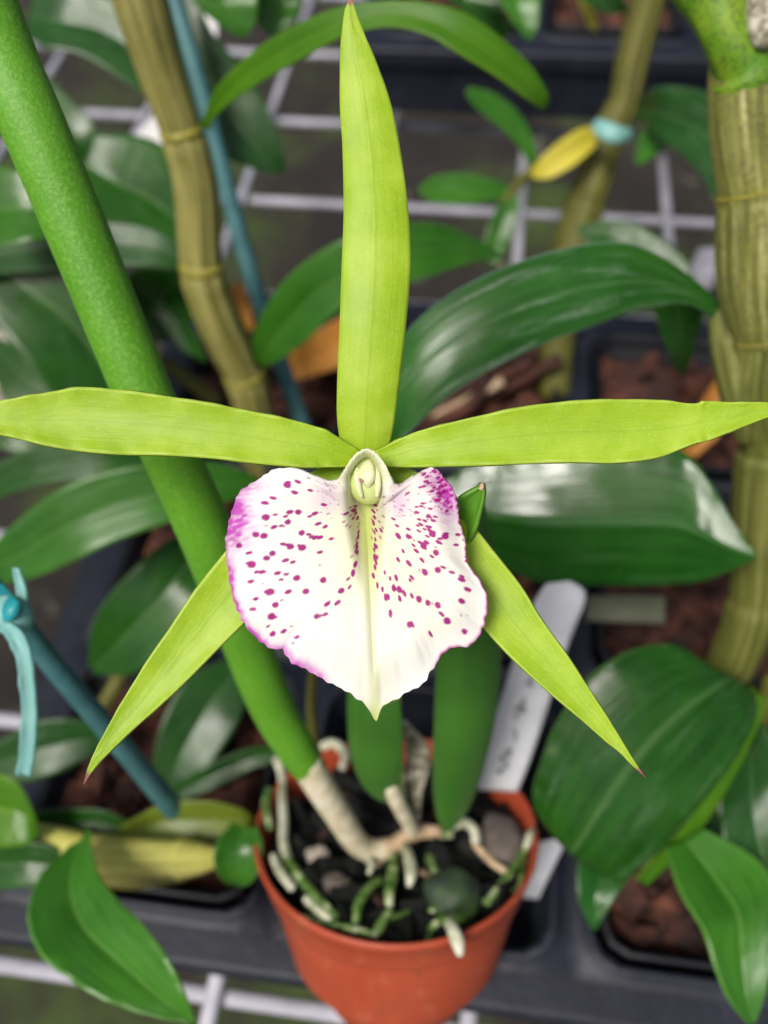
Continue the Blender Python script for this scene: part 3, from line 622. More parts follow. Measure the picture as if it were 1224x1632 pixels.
SP = [(335,243,15),(340,232,9),(362,272,11),(377,230,10),(422,216,6),(428,262,9),(275,296,10),(243,318,12),(243,376,15),(283,365,8),(343,354,12),(325,372,9),(335,395,13),(378,354,13),(308,410,8),(278,416,11),(245,410,6),(447,360,11),(425,372,8),(484,323,9),(503,360,6),(490,415,9),(461,403,11),(205,446,13),(237,452,14),(320,412,6),(393,440,13),(422,447,9),(433,457,9),(448,460,11),(468,460,11),(515,466,9),(137,492,13),(178,524,11),(315,487,10),(345,497,15),(330,490,9),(395,502,16),(386,494,9),(468,521,10),(272,526,13),(248,545,13),(325,555,11),(355,562,9),(188,571,17),(176,566,9),(468,575,5),(210,602,10),(230,603,12),(292,608,11),(328,612,9),(372,628,14),(307,635,8),(185,642,11),(482,637,14),(263,686,17),(252,684,10),(336,685,12),(410,683,13),(556,681,13),(592,665,9),(585,631,8),(604,608,12),(611,572,10),(205,713,10),(285,737,13),(310,720,6),(192,757,11),(269,784,16),(282,788,9),(499,735,12),(541,731,12),(455,787,13),(468,787,9),(490,779,10),(256,825,8),(275,856,13),(320,844,11),(376,871,9),(352,824,5),(233,650,5),(360,897,6),
 (610,520,7),(615,490,9),(620,460,9),(600,345,9),(586,335,6),(572,360,9),(575,410,6),(563,395,5),(600,380,7),(618,380,8),(620,420,6),(608,330,7),(610,360,8),(606,500,6),(617,525,8),(597,540,6),(604,350,8),(625,405,6),(612,470,6),(585,418,5),(622,440,8),(616,505,8),(590,370,6),
 (740,290,6),(706,325,8),(695,350,9),(700,375,10),(696,400,10),(708,430,7),(730,430,8),(722,395,6),(688,465,6),(705,470,7),(703,498,10),(727,460,6),(700,545,11),(710,545,8),(708,565,9),(702,585,9),(693,622,9),(715,540,6),(738,372,6),(736,420,6),(690,430,6),(712,500,7),(698,515,7),(688,388,6),(742,320,6),(700,440,7),(712,345,6),
 (833,275,7),(805,345,6),(775,383,7),(790,410,8),(837,425,8),(795,452,12),(840,455,11),(834,458,8),(872,355,9),(890,330,8),(882,385,8),(905,390,8),(888,405,9),(920,415,11),(925,430,10),(903,425,7),(880,432,8),(936,447,14),(940,438,9),(985,457,13),(988,447,9),(1038,451,9),(1030,490,9),(962,480,11),(966,465,8),(900,490,14),(912,480,10),(885,480,9),(895,497,9),(905,502,8),(952,521,13),(935,537,9),(870,515,10),(858,490,8),(815,515,8),(793,552,10),(838,567,12),(893,553,11),(905,605,14),(903,598,9),(882,596,6),(850,626,10),(843,638,7),(958,594,14),(981,582,10),(1015,604,10),(1055,635,12),(1053,622,8),(1078,674,12),(1054,721,14),(1050,782,5),(1078,782,4),(1065,848,13),(785,627,11),(760,630,7),(741,606,7),(710,660,10),(730,675,9),(775,670,12),(797,675,14),(807,680,9),(820,692,11),(742,708,12),(752,706,10),(800,712,11),(850,702,10),(879,716,14),(916,732,13),(936,733,6),(958,740,14),(972,777,11),(995,804,15),(761,775,12),(841,822,13),(852,820,11),(926,857,11),(1075,545,7),(1078,560,8),(1062,470,6),(1108,610,6),(1060,445,5),(875,410,7),(915,455,8),(860,470,6),(950,500,6),(780,672,8)]
rs = random.Random(4)
for i in range(150):   # dense dashes of the upper right lobe
    x = rs.gauss(950, 45); y = rs.gauss(265, 55)
    if 860 < x < 1030 and 185 < y < 400: SP.append((x, y, rs.uniform(3.5, 8.5)))
for i in range(36): SP.append((rs.gauss(500, 28), rs.gauss(290, 40), rs.uniform(2, 4)))
for i in range(36): SP.append((rs.gauss(800, 24), rs.gauss(320, 40), rs.uniform(2, 4)))
k = np.zeros(len(Xp)); jx = (vn(Xp, Yp, 4, 11)-.5)*1.1; jy = (vn(Xp, Yp, 4, 12)-.5)*1.1
for (sx, sy, sr) in SP:
    x = 330+sx/2.604; y = 680+sy/2.604; r = sr/2.604*.95
    dx, dy = x-583, y-800
    if x < 560 and y > 850: dy *= .25
    if x > 700: dy -= 60
    a = math.atan2(dy, dx)+ (rs.random()-.5)*.3; ca, sa = math.cos(a), math.sin(a); el = 1.12 if r > 4.6 else 1.45
    near = np.where(np.abs(Xp-x)+np.abs(Yp-y) < 4*r+4)[0]
    ex, ey = Xp[near]-x+jx[near], Yp[near]-y+jy[near]
    q = np.hypot((ex*ca+ey*sa)/(r*el), (-ex*sa+ey*ca)/(r/el))
    st = 1.0 if r > 2.2 else .65
    k[near] = np.maximum(k[near], st*sm(1.25, .8, q))
blend(wash*np.array([1.1, .9, 1]), .0*k); blend(spotc, .97*k)
mesh_obj('lip', V, Fc, LIPM, flower, thick=.0006, col=col)
# ---- column and anther cap
tube('column', [(582, 742, 8, .1440), (582.5, 741, 17, .1410), (583, 744, 24, .1385), (583, 752, 28, .1372), (583.5, 764, 31, .1367), (584, 774, 31, .1369), (585, 784, 27, .1374), (585, 791, 18, .1382), (585, 794, 7, .1387)], COLUMN, flower, n=50, k=40, flat=.9)
tube('anther_cap', [(584, 737, 7, .1360), (584, 744, 13, .1348), (584, 754, 17, .1341), (584.5, 764, 16, .13395), (585, 772, 9, .1341), (586, 778, 3, .1345)], ANTHER, flower, n=34, k=32, flat=.7)
tube('column_wing', [(570, 746, 3, .1346), (568.5, 758, 5, .1338), (571, 774, 5.2, .1337), (576.5, 792, 3, .1343)], ANTHER, flower, n=24, k=16)
tube('column_wing', [(599, 746, 3, .1346), (601.5, 758, 5, .1338), (602.5, 774, 5.2, .1337), (601, 791, 3, .1343)], ANTHER, flower, n=24, k=16)
tube('column_cavity', [(578, 778, 3, .1352), (586, 779, 7, .1350), (596, 778, 3, .1352)], simple('cavity_tan', [(.3, (.40, .38, .10)), (.7, (.52, .48, .18))], 300), flower, n=14, k=14)
tube('anther_mark', [(573, 764, 1.8, .13345), (577, 766, 3.0, .1332), (582, 768, 1.4, .1333)], PURPLE, flower, n=10, k=10)
tube('anther_mark', [(598, 756, 1.2, .1338), (597, 760, 2.2, .1335), (595, 765, 1.2, .1336)], PURPLE, flower, n=10, k=10)

# ------------------------------------------------------------------ left cane plant
def node_ring(parent, st, t, mat=None):
    B = spline([(*P(x, y, d), r*d/F) for x, y, r, d in st], 400); c = int(t*399); L = []
    for k_, g in ((-6, 1.0), (-2, 1.075), (2, 1.085), (6, 1.0)):
        b = B[max(0, min(399, c+int(k_*.6)))]; L.append((b[0], b[1], b[2], b[3]*g))
    return tube_w('node_ring', L, mat or NODE, parent, n=14, k=40, round_end=False)
A1 = thing('cane_orchid', P(418, 745, .418), 'orchid with a tall ribbed yellow brown cane left of the flower and an arched leaf', 'orchid')
CA = [(205, -60, 44, .262), (226, 10, 43, .268), (256, 110, 38, .282), (290, 212, 33, .296), (312, 300, 35, .308), (321, 425, 33, .326), (340, 490, 35, .338), (364, 545, 34, .352), (388, 595, 31, .366), (404, 650, 31, .382), (412, 720, 28, .408), (418, 760, 27, .425)]
tube('cane', CA, CANE, A1, n=170, k=64, ribs=9, ribamp=.05, nodes=(3/11, 5/11, 8/11), nodeamp=.07)
for t_ in (3/11, 5/11, 8/11): node_ring(A1, CA, t_)
ribbon('arched_leaf', [(318, 205, 338, 205, .294), (326, 182, 340, 190, .290), (345, 140, 366, 165, .280), (400, 85, 420, 128, .268), (462, 45, 482, 93, .258), (535, 14, 550, 57, .250), (610, 2, 620, 43, .246), (680, 4, 680, 55, .244), (742, 22, 736, 88, .244), (800, 62, 792, 122, .247), (845, 105, 838, 156, .252), (872, 148, 860, 172, .258), (874, 168, 868, 175, .262)],
       LF_BRIGHT, A1, n=70, bulge=.16, prof='V', thick=.0008)
ribbon('leaf', [(410, 585, 424, 585, .360), (403, 540, 448, 572, .350), (425, 487, 490, 542, .340), (470, 430, 535, 500, .330), (545, 381, 600, 462, .322), (620, 357, 665, 447, .322), (700, 357, 720, 429, .328), (765, 383, 768, 416, .338), (802, 408, 803, 412, .345)], LF_MID, A1, bulge=.16)
ribbon('leaf', [(298, 440, 300, 428, .328), (285, 428, 292, 405, .325), (240, 424, 250, 368, .322), (160, 424, 165, 352, .322), (60, 432, 60, 355, .325), (-60, 440, -60, 400, .33)], LF_GREY, A1, bulge=.12)
ribbon('leaf', [(262, 170, 276, 150, .330), (200, 130, 240, 40, .335), (130, 88, 190, 0, .335), (70, 75, 110, -20, .335), (40, 50, 50, 0, .34)], LF_GREY, A1, bulge=.15)
ribbon('leaf', [(240, -25, 300, -60, .355), (262, 90, 335, 45, .36), (300, 180, 385, 105, .365), (345, 240, 430, 180, .37), (400, 268, 450, 235, .375), (448, 278, 456, 272, .38)], LF_GREY, A1, bulge=.14)
ribbon('leaf', [(110, 300, 150, 212, .38), (150, 355, 215, 215, .378), (205, 390, 265, 235, .375), (262, 410, 300, 290, .372), (300, 420, 312, 380, .37)], LF_DARK, A1, bulge=.14)
ribbon('leaf', [(305, 430, 318, 440, .36), (240, 425, 318, 470, .362), (200, 440, 300, 520, .37), (190, 500, 260, 545, .38), (190, 540, 200, 550, .385)], LF_DARK, A1, bulge=.1)
def stake(name, pts, label):
    st = thing(name, P(pts[-1][0], pts[-1][1], pts[-1][3]), label, 'stake', 'teal plant stakes')
    tube('rod', pts, TEAL, st, n=80, k=20); return st
stake('plant_stake', [(268, -40, 14, .335), (330, 180, 14, .352), (370, 330, 14, .366), (405, 452, 14, .378), (455, 600, 14, .398), (492, 710, 14, .416), (505, 750, 14, .424)], 'thin teal plant stake rising beside the left ribbed cane')
o = ribbon('dry_leaf', [(440, 600, 450, 612, .425), (470, 555, 495, 600, .42), (520, 518, 560, 580, .415), (580, 490, 600, 555, .42), (620, 480, 622, 520, .43)], LF_ORANGE, None, bulge=.2)
tag(o, 'orange dry leaf lying on bark behind the left side of the upright petal', 'leaf', 'dry orange leaves')
o = ribbon('dry_leaf', [(368, 452, 386, 450, .43), (368, 490, 400, 490, .432), (385, 530, 405, 525, .435)], LF_ORANGE, None, bulge=.2)
tag(o, 'small orange brown scrap of dry leaf between the left cane and teal stake', 'leaf', 'dry orange leaves')
o = ribbon('dry_leaf', [(1145, 600, 1150, 605, .385), (1112, 650, 1160, 650, .385), (1095, 700, 1150, 690, .386), (1080, 725, 1110, 728, .39)], LF_ORANGE, None, bulge=.2)
tag(o, 'orange dry leaf peeking above and below the right hand petal', 'leaf', 'dry orange leaves')

# ------------------------------------------------------------------ right cane plant
B1 = thing('cane_orchid', P(1120, 1140, .325), 'orchid with a thick papery cane at the right edge and broad dark dusty leaves', 'orchid')
CB = [(1192, 72, 52, .205), (1190, 110, 58, .207), (1194, 200, 60, .212), (1204, 305, 57, .218), (1206, 345, 62, .220), (1205, 430, 60, .226), (1211, 500, 53, .232), (1216, 545, 42, .236)]
tube('cane', CB, CANE_PAPER, B1, n=120, k=64, ribs=9, ribamp=.022, nodes=(3/7,), nodeamp=.05)
node_ring(B1, CB, 3/7); node_ring(B1, CB, .955)
tube('lower_cane', [(1213, 500, 46, .2335), (1206, 545, 50, .238), (1198, 600, 51, .244), (1206, 655, 46, .250), (1220, 705, 38, .256), (1214, 760, 42, .262), (1207, 850, 40, .270), (1202, 940, 35, .280), (1190, 1000, 38, .288), (1165, 1060, 38, .300), (1130, 1120, 34, .318)], CANE_OLIVE, B1, n=130, k=64, ribs=8, ribamp=.045, nodes=(.42, .72), nodeamp=.08)
tube('leaf_sheath', [(1142, 492, 14, .238), (1153, 520, 24, .239), (1166, 570, 30, .240), (1178, 640, 26, .243), (1188, 700, 14, .25)], CANE_OLIVE, B1, n=40, k=36, ribs=6)
tube('side_cane', [(1232, 560, 30, .244), (1240, 620, 34, .25), (1236, 690, 30, .258)], CANE, B1, n=30, k=40, ribs=8)
tube('green_sheath', [(1112, -80, 72, .200), (1126, -40, 62, .200), (1141, 0, 51, .200), (1152, 40, 40, .2005), (1166, 72, 40, .202), (1182, 98, 50, .2045), (1188, 116, 56, .2062), (1190, 122, 50, .207)], SHEATHG, B1, n=60, k=48, ribs=5, ribamp=.02)
tube('old_bud', [(1225, -60, 38, .198), (1222, 0, 38, .197), (1219, 40, 34, .197), (1215, 62, 24, .197), (1212, 72, 10, .198)], BUDGREY, B1, n=40, k=36)
ribbon('broad_leaf', [(1168, 545, 1158, 555, .243), (1164, 515, 1150, 528, .240), (1140, 480, 1128, 500, .236), (1098, 442, 1082, 484, .232), (1042, 406, 1010, 496, .228), (985, 388, 938, 521, .225), (905, 397, 862, 549, .223), (800, 430, 785, 588, .222), (700, 485, 712, 634, .224), (630, 560, 655, 690, .228), (600, 660, 618, 735, .236), (592, 750, 600, 755, .245)],
       LF_DUST, B1, n=80, m=25, bulge=-.10, prof='U', thick=.0012, edge_curl=-.03)
LP0 = P(930, 780, .262); LPN = (dirv.normalized()+(CAM-LP0).normalized()+RI*.16+UP*.10).normalized()      # upper half lies square to the bright sky
def ld(x, y): q = onplane(x, y, LP0, LPN); return (q-CAM).dot(FW)
st15 = []
for a in [(660, 800, 662, 815), (700, 770, 705, 845), (745, 742, 760, 878), (800, 725, 820, 912), (870, 712, 875, 930), (950, 706, 950, 932), (1030, 706, 1035, 932), (1090, 722, 1095, 929), (1132, 768, 1135, 921), (1168, 832, 1172, 905), (1206, 884, 1206, 888)]:
    mx_, my_ = (a[0]+a[2])/2, (a[1]+a[3])/2; du, dm = ld(a[0], a[1]), ld(mx_, my_)
    st15.append((*a, du, 2*dm-du+.34*(a[3]-a[1])*.262/F/2*2))
ribbon('broad_leaf', st15, LF_GLOSS, B1, n=70, m=25, bulge=-.21, prof='V', thick=.0012, ruffle=.0002)
tube('leaf_stalk', [(672, 812, 6, .266), (740, 835, 8, .290), (900, 860, 9, .305), (1080, 868, 10, .300), (1200, 872, 12, .280)], CANE_OLIVE, B1, n=40, k=14)
ribbon('leaf', [(1040, 470, 1110, 480, .30), (1050, 520, 1120, 500, .31), (1070, 570, 1110, 540, .32), (1085, 600, 1095, 590, .33)], LF_DARK, B1, bulge=.1)
ribbon('leaf', [(920, 360, 930, 385, .38), (980, 350, 960, 400, .378), (1040, 370, 1010, 430, .375), (1090, 410, 1060, 460, .372), (1120, 470, 1110, 480, .37)], LF_DARK, B1, bulge=.1)
# ------------------------------------------------------------------ middle cane plant
C1 = thing('cane_orchid', P(885, 620, .432), 'smaller blurred orchid with an olive cane tied in pale teal and a small offshoot', 'orchid')
tube('cane', [(1050, -60, 28, .405), (1034, 0, 27, .412), (1010, 90, 26, .422), (994, 165, 24, .430), (968, 215, 27, .434), (948, 285, 29, .438), (922, 360, 30, .442), (900, 450, 28, .446), (888, 560, 26, .440), (885, 630, 24, .436)], CANE_GREEN, C1, n=100, k=48, ribs=7, ribamp=.05, nodes=(.33, .6))
ribbon('leaf', [(1012, 180, 1018, 160, .425), (1045, 215, 1045, 140, .40), (1085, 245, 1095, 140, .385), (1118, 280, 1140, 160, .375), (1138, 315, 1165, 240, .37), (1150, 345, 1158, 335, .37)], LF_GREY, C1, bulge=.14)
ribbon('young_leaf', [(1040, 200, 1070, 225, .42), (1020, 215, 1055, 240, .42), (1015, 240, 1038, 252, .42), (1012, 258, 1020, 262, .42)], LF_YOUNG, C1, bulge=.1)
ribbon('young_leaf', [(742, 148, 748, 138, .405), (760, 172, 785, 148, .407), (800, 205, 825, 178, .411), (828, 235, 848, 218, .416), (842, 262, 856, 255, .42)], LF_YOUNG, C1, bulge=.15)
ribbon('young_leaf', [(816, 312, 814, 300, .42), (780, 320, 785, 286, .416), (735, 326, 738, 276, .414), (690, 322, 695, 280, .414), (668, 306, 668, 296, .414)], LF_YOUNG, C1, bulge=.15)
ribbon('young_leaf', [(812, 308, 828, 312, .418), (790, 335, 825, 345, .418), (775, 370, 812, 385, .419), (765, 410, 795, 425, .42)], LF_MID, C1, bulge=.15)
tube('offshoot_stem', [(800, 325, 7, .42), (820, 302, 8, .42), (846, 272, 7, .422), (870, 262, 6, .425), (940, 232, 6, .432)], CANE_GREEN, C1, n=24, k=12)
tube('offshoot_stem', [(808, 318, 5, .42), (806, 370, 5, .43), (800, 440, 5, .44)], RHIZ, C1, n=24, k=12)
ribbon('yellow_leaf', [(948, 200, 960, 222, .415), (922, 206, 936, 246, .412), (890, 226, 908, 268, .412), (858, 256, 876, 284, .415), (843, 276, 850, 284, .42)], LF_YELLOW, C1, bulge=.2)
o = tube('plant_tie', [(950, 196, 9, .404), (962, 206, 14, .400), (982, 214, 14, .399), (1004, 214, 9, .404)], TEALP, None, n=24, k=20, flat=.5)
tag(o, 'pale teal tie wrapped round the blurred olive cane beside a yellow leaf', 'tie', 'teal plant ties')

# ------------------------------------------------------------------ lower right leafy plant
D1 = thing('leafy_orchid', P(1160, 1330, .31), 'leafy orchid in the lower right corner with one very broad dark green leaf', 'orchid')
ribbon('broad_leaf', [(1128, 1060, 1205, 1108, .262), (1070, 1028, 1195, 1165, .256), (995, 1040, 1156, 1228, .252), (932, 1085, 1112, 1285, .252), (888, 1150, 1068, 1335, .254), (862, 1215, 1027, 1376, .257), (850, 1268, 992, 1403, .260), (868, 1312, 960, 1392, .263), (905, 1348, 930, 1366, .266)],
       LF_DARK, D1, n=70, m=29, bulge=-.06, prof='U', thick=.0012, ruffle=.0004)
ribbon('folded_leaf', [(1200, 1095, 1222, 1112, .262, .266), (1190, 1135, 1212, 1150, .259, .263), (1150, 1215, 1176, 1228, .257, .262), (1098, 1292, 1128, 1306, .258, .264), (1048, 1358, 1070, 1374, .262, .268), (1014, 1402, 1030, 1412, .266, .27)], LF_BRIGHT, D1, bulge=.2)
ribbon('leaf', [(1060, 1350, 1120, 1320, .262), (1082, 1420, 1205, 1368, .252), (1118, 1480, 1240, 1430, .244), (1138, 1540, 1236, 1500, .240), (1160, 1592, 1224, 1570, .238), (1192, 1632, 1204, 1630, .238)], LF_YOUNG, D1, n=60, bulge=.26, thick=.0009)
ribbon('leaf', [(1165, 1225, 1215, 1150, .272), (1150, 1300, 1248, 1220, .262), (1160, 1375, 1262, 1300, .258), (1195, 1420, 1262, 1370, .258), (1220, 1445, 1240, 1435, .26)], LF_GREY, D1, bulge=.14)
ribbon('leaf', [(1110, 1225, 1170, 1210, .285), (1105, 1290, 1190, 1280, .28), (1100, 1360, 1200, 1350, .278), (1120, 1410, 1180, 1400, .278), (1150, 1430, 1155, 1430, .28)], LF_DARK, D1, bulge=.14)
ribbon('leaf', [(930, 1340, 1020, 1350, .275), (920, 1390, 1004, 1395, .272), (922, 1432, 980, 1432, .270), (934, 1464, 960, 1462, .270), (945, 1482, 950, 1482, .271)], LF_GLOSS, D1, bulge=.12)
tube('stem', [(1180, 1100, 10, .272), (1150, 1200, 11, .276), (1115, 1290, 11, .284), (1100, 1350, 11, .30)], RHIZ, D1, n=30, k=14)
tube('stem', [(1235, 1080, 16, .278), (1200, 1180, 16, .288), (1180, 1300, 16, .31)], CANE_GREEN, D1, n=30, k=16)

# ------------------------------------------------------------------ lower left plant
E1 = thing('leaning_orchid', P(-40, 1320, .30), 'orchid lying sideways at the lower left with a yellow cane and a folded green leaf', 'orchid')
tube('cane', [(-90, 1300, 20, .292), (0, 1325, 22, .286), (80, 1342, 25, .28), (150, 1360, 29, .276), (235, 1366, 29, .274), (300, 1368, 28, .273), (345, 1366, 16, .273), (362, 1362, 8, .274)], CANE_YEL, E1, n=90, k=44, ribs=6, ribamp=.04, nodes=(.66,))
ribbon('olive_leaf', [(150, 1365, 160, 1335, .290), (210, 1345, 215, 1303, .286), (280, 1342, 265, 1280, .284), (345, 1340, 335, 1277, .284), (392, 1322, 385, 1290, .286), (406, 1308, 404, 1302, .289)], LF_OLIVE, E1, bulge=.14)
tube('side_shoot', [(150, 1398, 12, .286), (215, 1402, 15, .284), (290, 1392, 12, .283), (345, 1378, 6, .283)], CANE_GREEN, E1, n=30, k=16)
ribbon('curled_leaf', [(372, 1310, 410, 1318, .272), (350, 1335, 418, 1345, .268), (340, 1365, 416, 1378, .266), (348, 1395, 402, 1405, .268), (368, 1412, 385, 1414, .272)], LF_MID, E1, bulge=.2, prof='U')
ribbon('folded_leaf', [(108, 1352, 140, 1318, .262), (62, 1400, 154, 1385, .250), (44, 1460, 186, 1432, .240), (64, 1520, 229, 1476, .232), (124, 1570, 269, 1530, .227), (200, 1608, 293, 1580, .225), (304, 1632, 311, 1628, .225)], LF_YOUNG, E1, n=60, bulge=.26, thick=.0009, ruffle=.0002)
ribbon('leaf', [(40, 1330, 30, 1300, .29), (100, 1335, 90, 1290, .288), (160, 1338, 160, 1290, .287), (215, 1340, 205, 1310, .288), (228, 1338, 226, 1328, .29)], LF_DARK, E1, bulge=.12)
ribbon('leaf', [(-40, 1350, -30, 1230, .27), (10, 1350, 15, 1238, .268), (45, 1345, 40, 1265, .268), (62, 1330, 58, 1305, .27)], LF_BRIGHT, E1, bulge=.12)
ribbon('leaf', [(-40, 1425, -40, 1340, .275), (30, 1415, 30, 1340, .272), (80, 1412, 85, 1350, .272), (125, 1395, 120, 1370, .274)], LF_DARK, E1, bulge=.12)

# ------------------------------------------------------------------ left edge leafy plant
L1 = thing('leafy_orchid', P(-120, 900, .40), 'leafy orchid at the left edge whose overlapping dark leaves pass behind the round green stem', 'orchid')
tube('cane', [(-70, 180, 24, .30), (-80, 450, 25, .33), (-85, 700, 26, .36), (-110, 900, 26, .39)], CANE_GREEN, L1, n=60, k=30, ribs=7)
ribbon('leaf', [(-60, 915, -70, 900, .30), (-20, 930, -30, 885, .29), (50, 922, 22, 835, .284), (122, 892, 90, 782, .280), (192, 860, 165, 752, .28), (282, 828, 255, 738, .282), (362, 800, 345, 738, .288), (415, 775, 412, 760, .295)], LF_MID, L1, bulge=.15)
ribbon('leaf', [(-60, 830, -70, 800, .32), (10, 790, -5, 740, .315), (90, 768, 75, 708, .312), (180, 760, 175, 705, .312), (270, 748, 265, 712, .32)], LF_DARK, L1, bulge=.15)
ribbon('leaf', [(-70, 300, -70, 250, .30), (-20, 388, -10, 262, .297), (50, 385, 45, 275, .296), (100, 372, 95, 320, .30), (128, 360, 126, 350, .305)], LF_MID, L1, bulge=.12)
ribbon('leaf', [(-80, 430, -60, 395, .335), (-20, 500, 60, 395, .334), (45, 580, 150, 425, .336), (90, 640, 220, 500, .342), (130, 690, 250, 600, .35), (200, 720, 240, 690, .36)], LF_DARK, L1, n=50, bulge=.12)
ribbon('leaf', [(-80, 620, -60, 600, .37), (0, 430, 20, 420, .362), (110, 440, 170, 430, .36), (200, 450, 300, 520, .365), (290, 560, 330, 580, .37)], LF_DARK, L1, bulge=.12)
ribbon('leaf', [(140, 1060, 150, 1075, .335), (150, 990, 215, 1072, .325), (185, 935, 280, 1020, .32), (235, 885, 325, 960, .32), (290, 850, 350, 890, .328), (340, 840, 350, 850, .335)], LF_DARK, L1, bulge=.15)
ribbon('leaf', [(360, 1050, 400, 1080, .335), (300, 1080, 380, 1150, .328), (262, 1140, 340, 1215, .325), (245, 1210, 300, 1260, .325), (245, 1278, 260, 1285, .328)], LF_GREY, L1, bulge=.15)
ribbon('leaf', [(-60, 1230, -60, 1200, .315), (0, 1248, -5, 1182, .31), (70, 1240, 62, 1150, .308), (135, 1212, 130, 1148, .31), (182, 1185, 180, 1172, .315)], LF_GREY, L1, bulge=.14)
ribbon('leaf', [(470, 1190, 470, 1205, .32), (400, 1192, 405, 1225, .318), (320, 1225, 330, 1262, .318), (250, 1270, 255, 1290, .32)], LF_DARK, L1, bulge=.14)
ribbon('leaf', [(-60, 480, -60, 520, .42), (10, 640, 60, 560, .41), (80, 700, 140, 600, .41), (150, 720, 190, 640, .415)], LF_DARK, L1, bulge=.12)
ribbon('leaf', [(-40, 20, -40, 60, .42), (40, 160, 60, 110, .42), (100, 240, 150, 200, .42), (160, 270, 170, 255, .43)], LF_DARK, L1, bulge=.12)
ribbon('leaf', [(-60, 700, -60, 660, .345), (20, 720, 30, 640, .342), (110, 730, 110, 650, .345), (170, 710, 170, 690, .35)], LF_DARK, L1, bulge=.12)
tube('stem', [(255, 575, 11, .40), (300, 605, 12, .405), (345, 640, 12, .41)], CANE_GREEN, L1, n=20, k=14)
tube('stem', [(150, 1150, 13, .335), (180, 1100, 13, .335), (200, 1060, 12, .335)], CANE_GREEN, L1, n=20, k=14)

# ------------------------------------------------------------------ top plant
T1 = thing('leafy_orchid', P(560, -160, .46), 'leafy orchid at the top edge with only its drooping leaf ends in the picture', 'orchid')
tube('cane', [(430, -60, 18, .33), (560, -110, 18, .34), (700, -70, 18, .38), (820, -60, 18, .41)], CANE_GREEN, T1, n=40, k=24, ribs=6)
ribbon('leaf', [(300, -60, 430, -60, .33), (300, -10, 412, 0, .33), (330, 25, 408, 35, .333), (372, 55, 392, 60, .337)], LF_MID, T1, bulge=.12)
ribbon('leaf', [(390, -50, 500, -60, .345), (395, 0, 480, 0, .345), (410, 35, 468, 32, .348), (430, 58, 440, 58, .35)], LF_YOUNG, T1, bulge=.12)
ribbon('leaf', [(770, -60, 880, -60, .40), (790, -10, 862, 0, .40), (815, 30, 858, 38, .402), (838, 62, 848, 62, .405)], LF_YOUNG, T1, bulge=.14)
ribbon('leaf', [(660, -60, 790, -60, .43), (690, -20, 800, 10, .43), (740, 20, 815, 50, .435), (790, 60, 800, 62, .44)], LF_DARK, T1, bulge=.12)
ribbon('leaf', [(890, -40, 960, -50, .43), (920, -5, 985, -15, .43), (960, 20, 1000, 8, .435), (1000, 22, 1005, 18, .44)], LF_GREY, T1, bulge=.12)
ribbon('dry_leaf', [(915, -30, 935, -35, .45), (925, 10, 945, 5, .45), (938, 42, 952, 36, .452), (948, 50, 952, 48, .453)], LF_YELLOW, T1, bulge=.2)

# ------------------------------------------------------------------ stake, tie at the left
st2 = stake('plant_stake', [(-60, 882, 20, .196), (0, 955, 19, .206), (100, 1078, 18, .226), (200, 1196, 17.5, .256), (285, 1300, 17, .291), (315, 1340, 17, .304)], 'slanting teal plant stake crossing behind the lower left petal')
tie = thing('plant_tie', P(15, 985, .20), 'pale teal plastic strip knotted round the slanting stake with one end hanging down', 'tie', 'teal plant ties')
ribbon('knot_band', [(-25, 992, -18, 955, .192), (5, 1008, 12, 950, .189), (32, 1012, 42, 962, .191), (44, 1004, 50, 985, .196)], TEALP, tie, bulge=-.25, prof='U', thick=.0008)
ribbon('clip', [(-12, 980, 5, 930, .197), (8, 990, 26, 955, .187), (22, 985, 34, 968, .1875)], TEALD, tie, bulge=-.2, prof='U', thick=.0008)
ribbon('loop_end', [(28, 965, 44, 960, .19), (24, 930, 40, 935, .188), (20, 905, 30, 905, .189)], TEALP, tie, bulge=.2, prof='U', thick=.0007)
ribbon('hanging_strip', [(-5, 1000, 15, 990, .187), (14, 1022, 38, 1012, .185), (26, 1055, 50, 1048, .185), (32, 1100, 56, 1098, .188), (34, 1150, 58, 1152, .192), (30, 1200, 54, 1205, .197), (26, 1236, 48, 1238, .20)], TEALP, tie, bulge=.2, prof='U', thick=.0008, ruffle=.0003)

# ------------------------------------------------------------------ plant labels
def label(corners, lab, writing=True, name='plant_label'):
    rootp = P(corners[-1][0], corners[-1][1], corners[-1][4]); t = thing(name, rootp, lab, 'label', 'white plant labels')
    o = ribbon('label_strip', corners, LABELM, t, n=40, m=9, bulge=.02, prof='U', thick=.0008)
    if writing:
        A = spline([c if len(c) == 6 else (*c, c[4]) for c in corners], 200)
        V, Fc = [], []
        def q(u, v):
            a = A[min(199, max(0, int(v*199)))]; return (P(a[0], a[1], a[4]).lerp(P(a[2], a[3], a[5]), u)) - FW*.0009
        rr2 = random.Random(3)
        for w0, w1 in ((.50, .60), (.635, .70), (.74, .775), (.80, .90)):      # handwriting running along the strip
            v = w0; u = .42
            prev = None
            while v < w1:
                u2 = .42+rr2.uniform(-.17, .17); v2 = v+rr2.uniform(.004, .010)
                a, b = q(u, v), q(u2, v2); t_ = (b-a).normalized(); s_ = t_.cross(FW).normalized()*.00035; i0 = len(V)
                V += [a-s_, a+s_, b+s_, b-s_]; Fc.append((i0, i0+1, i0+2, i0+3)); u, v = u2, v2
        mesh_obj('handwriting', V, Fc, INK, t, smooth=False)
    return t
label([(872, 930, 908, 926, .272), (862, 942, 930, 940, .272), (848, 968, 931, 962, .272), (828, 1020, 912, 1010, .274), (808, 1085, 888, 1080, .277), (788, 1150, 866, 1148, .281), (772, 1215, 842, 1218, .285), (762, 1258, 824, 1262, .288)], 'white plant label with faint grey handwriting standing in the back of the terracotta pot')
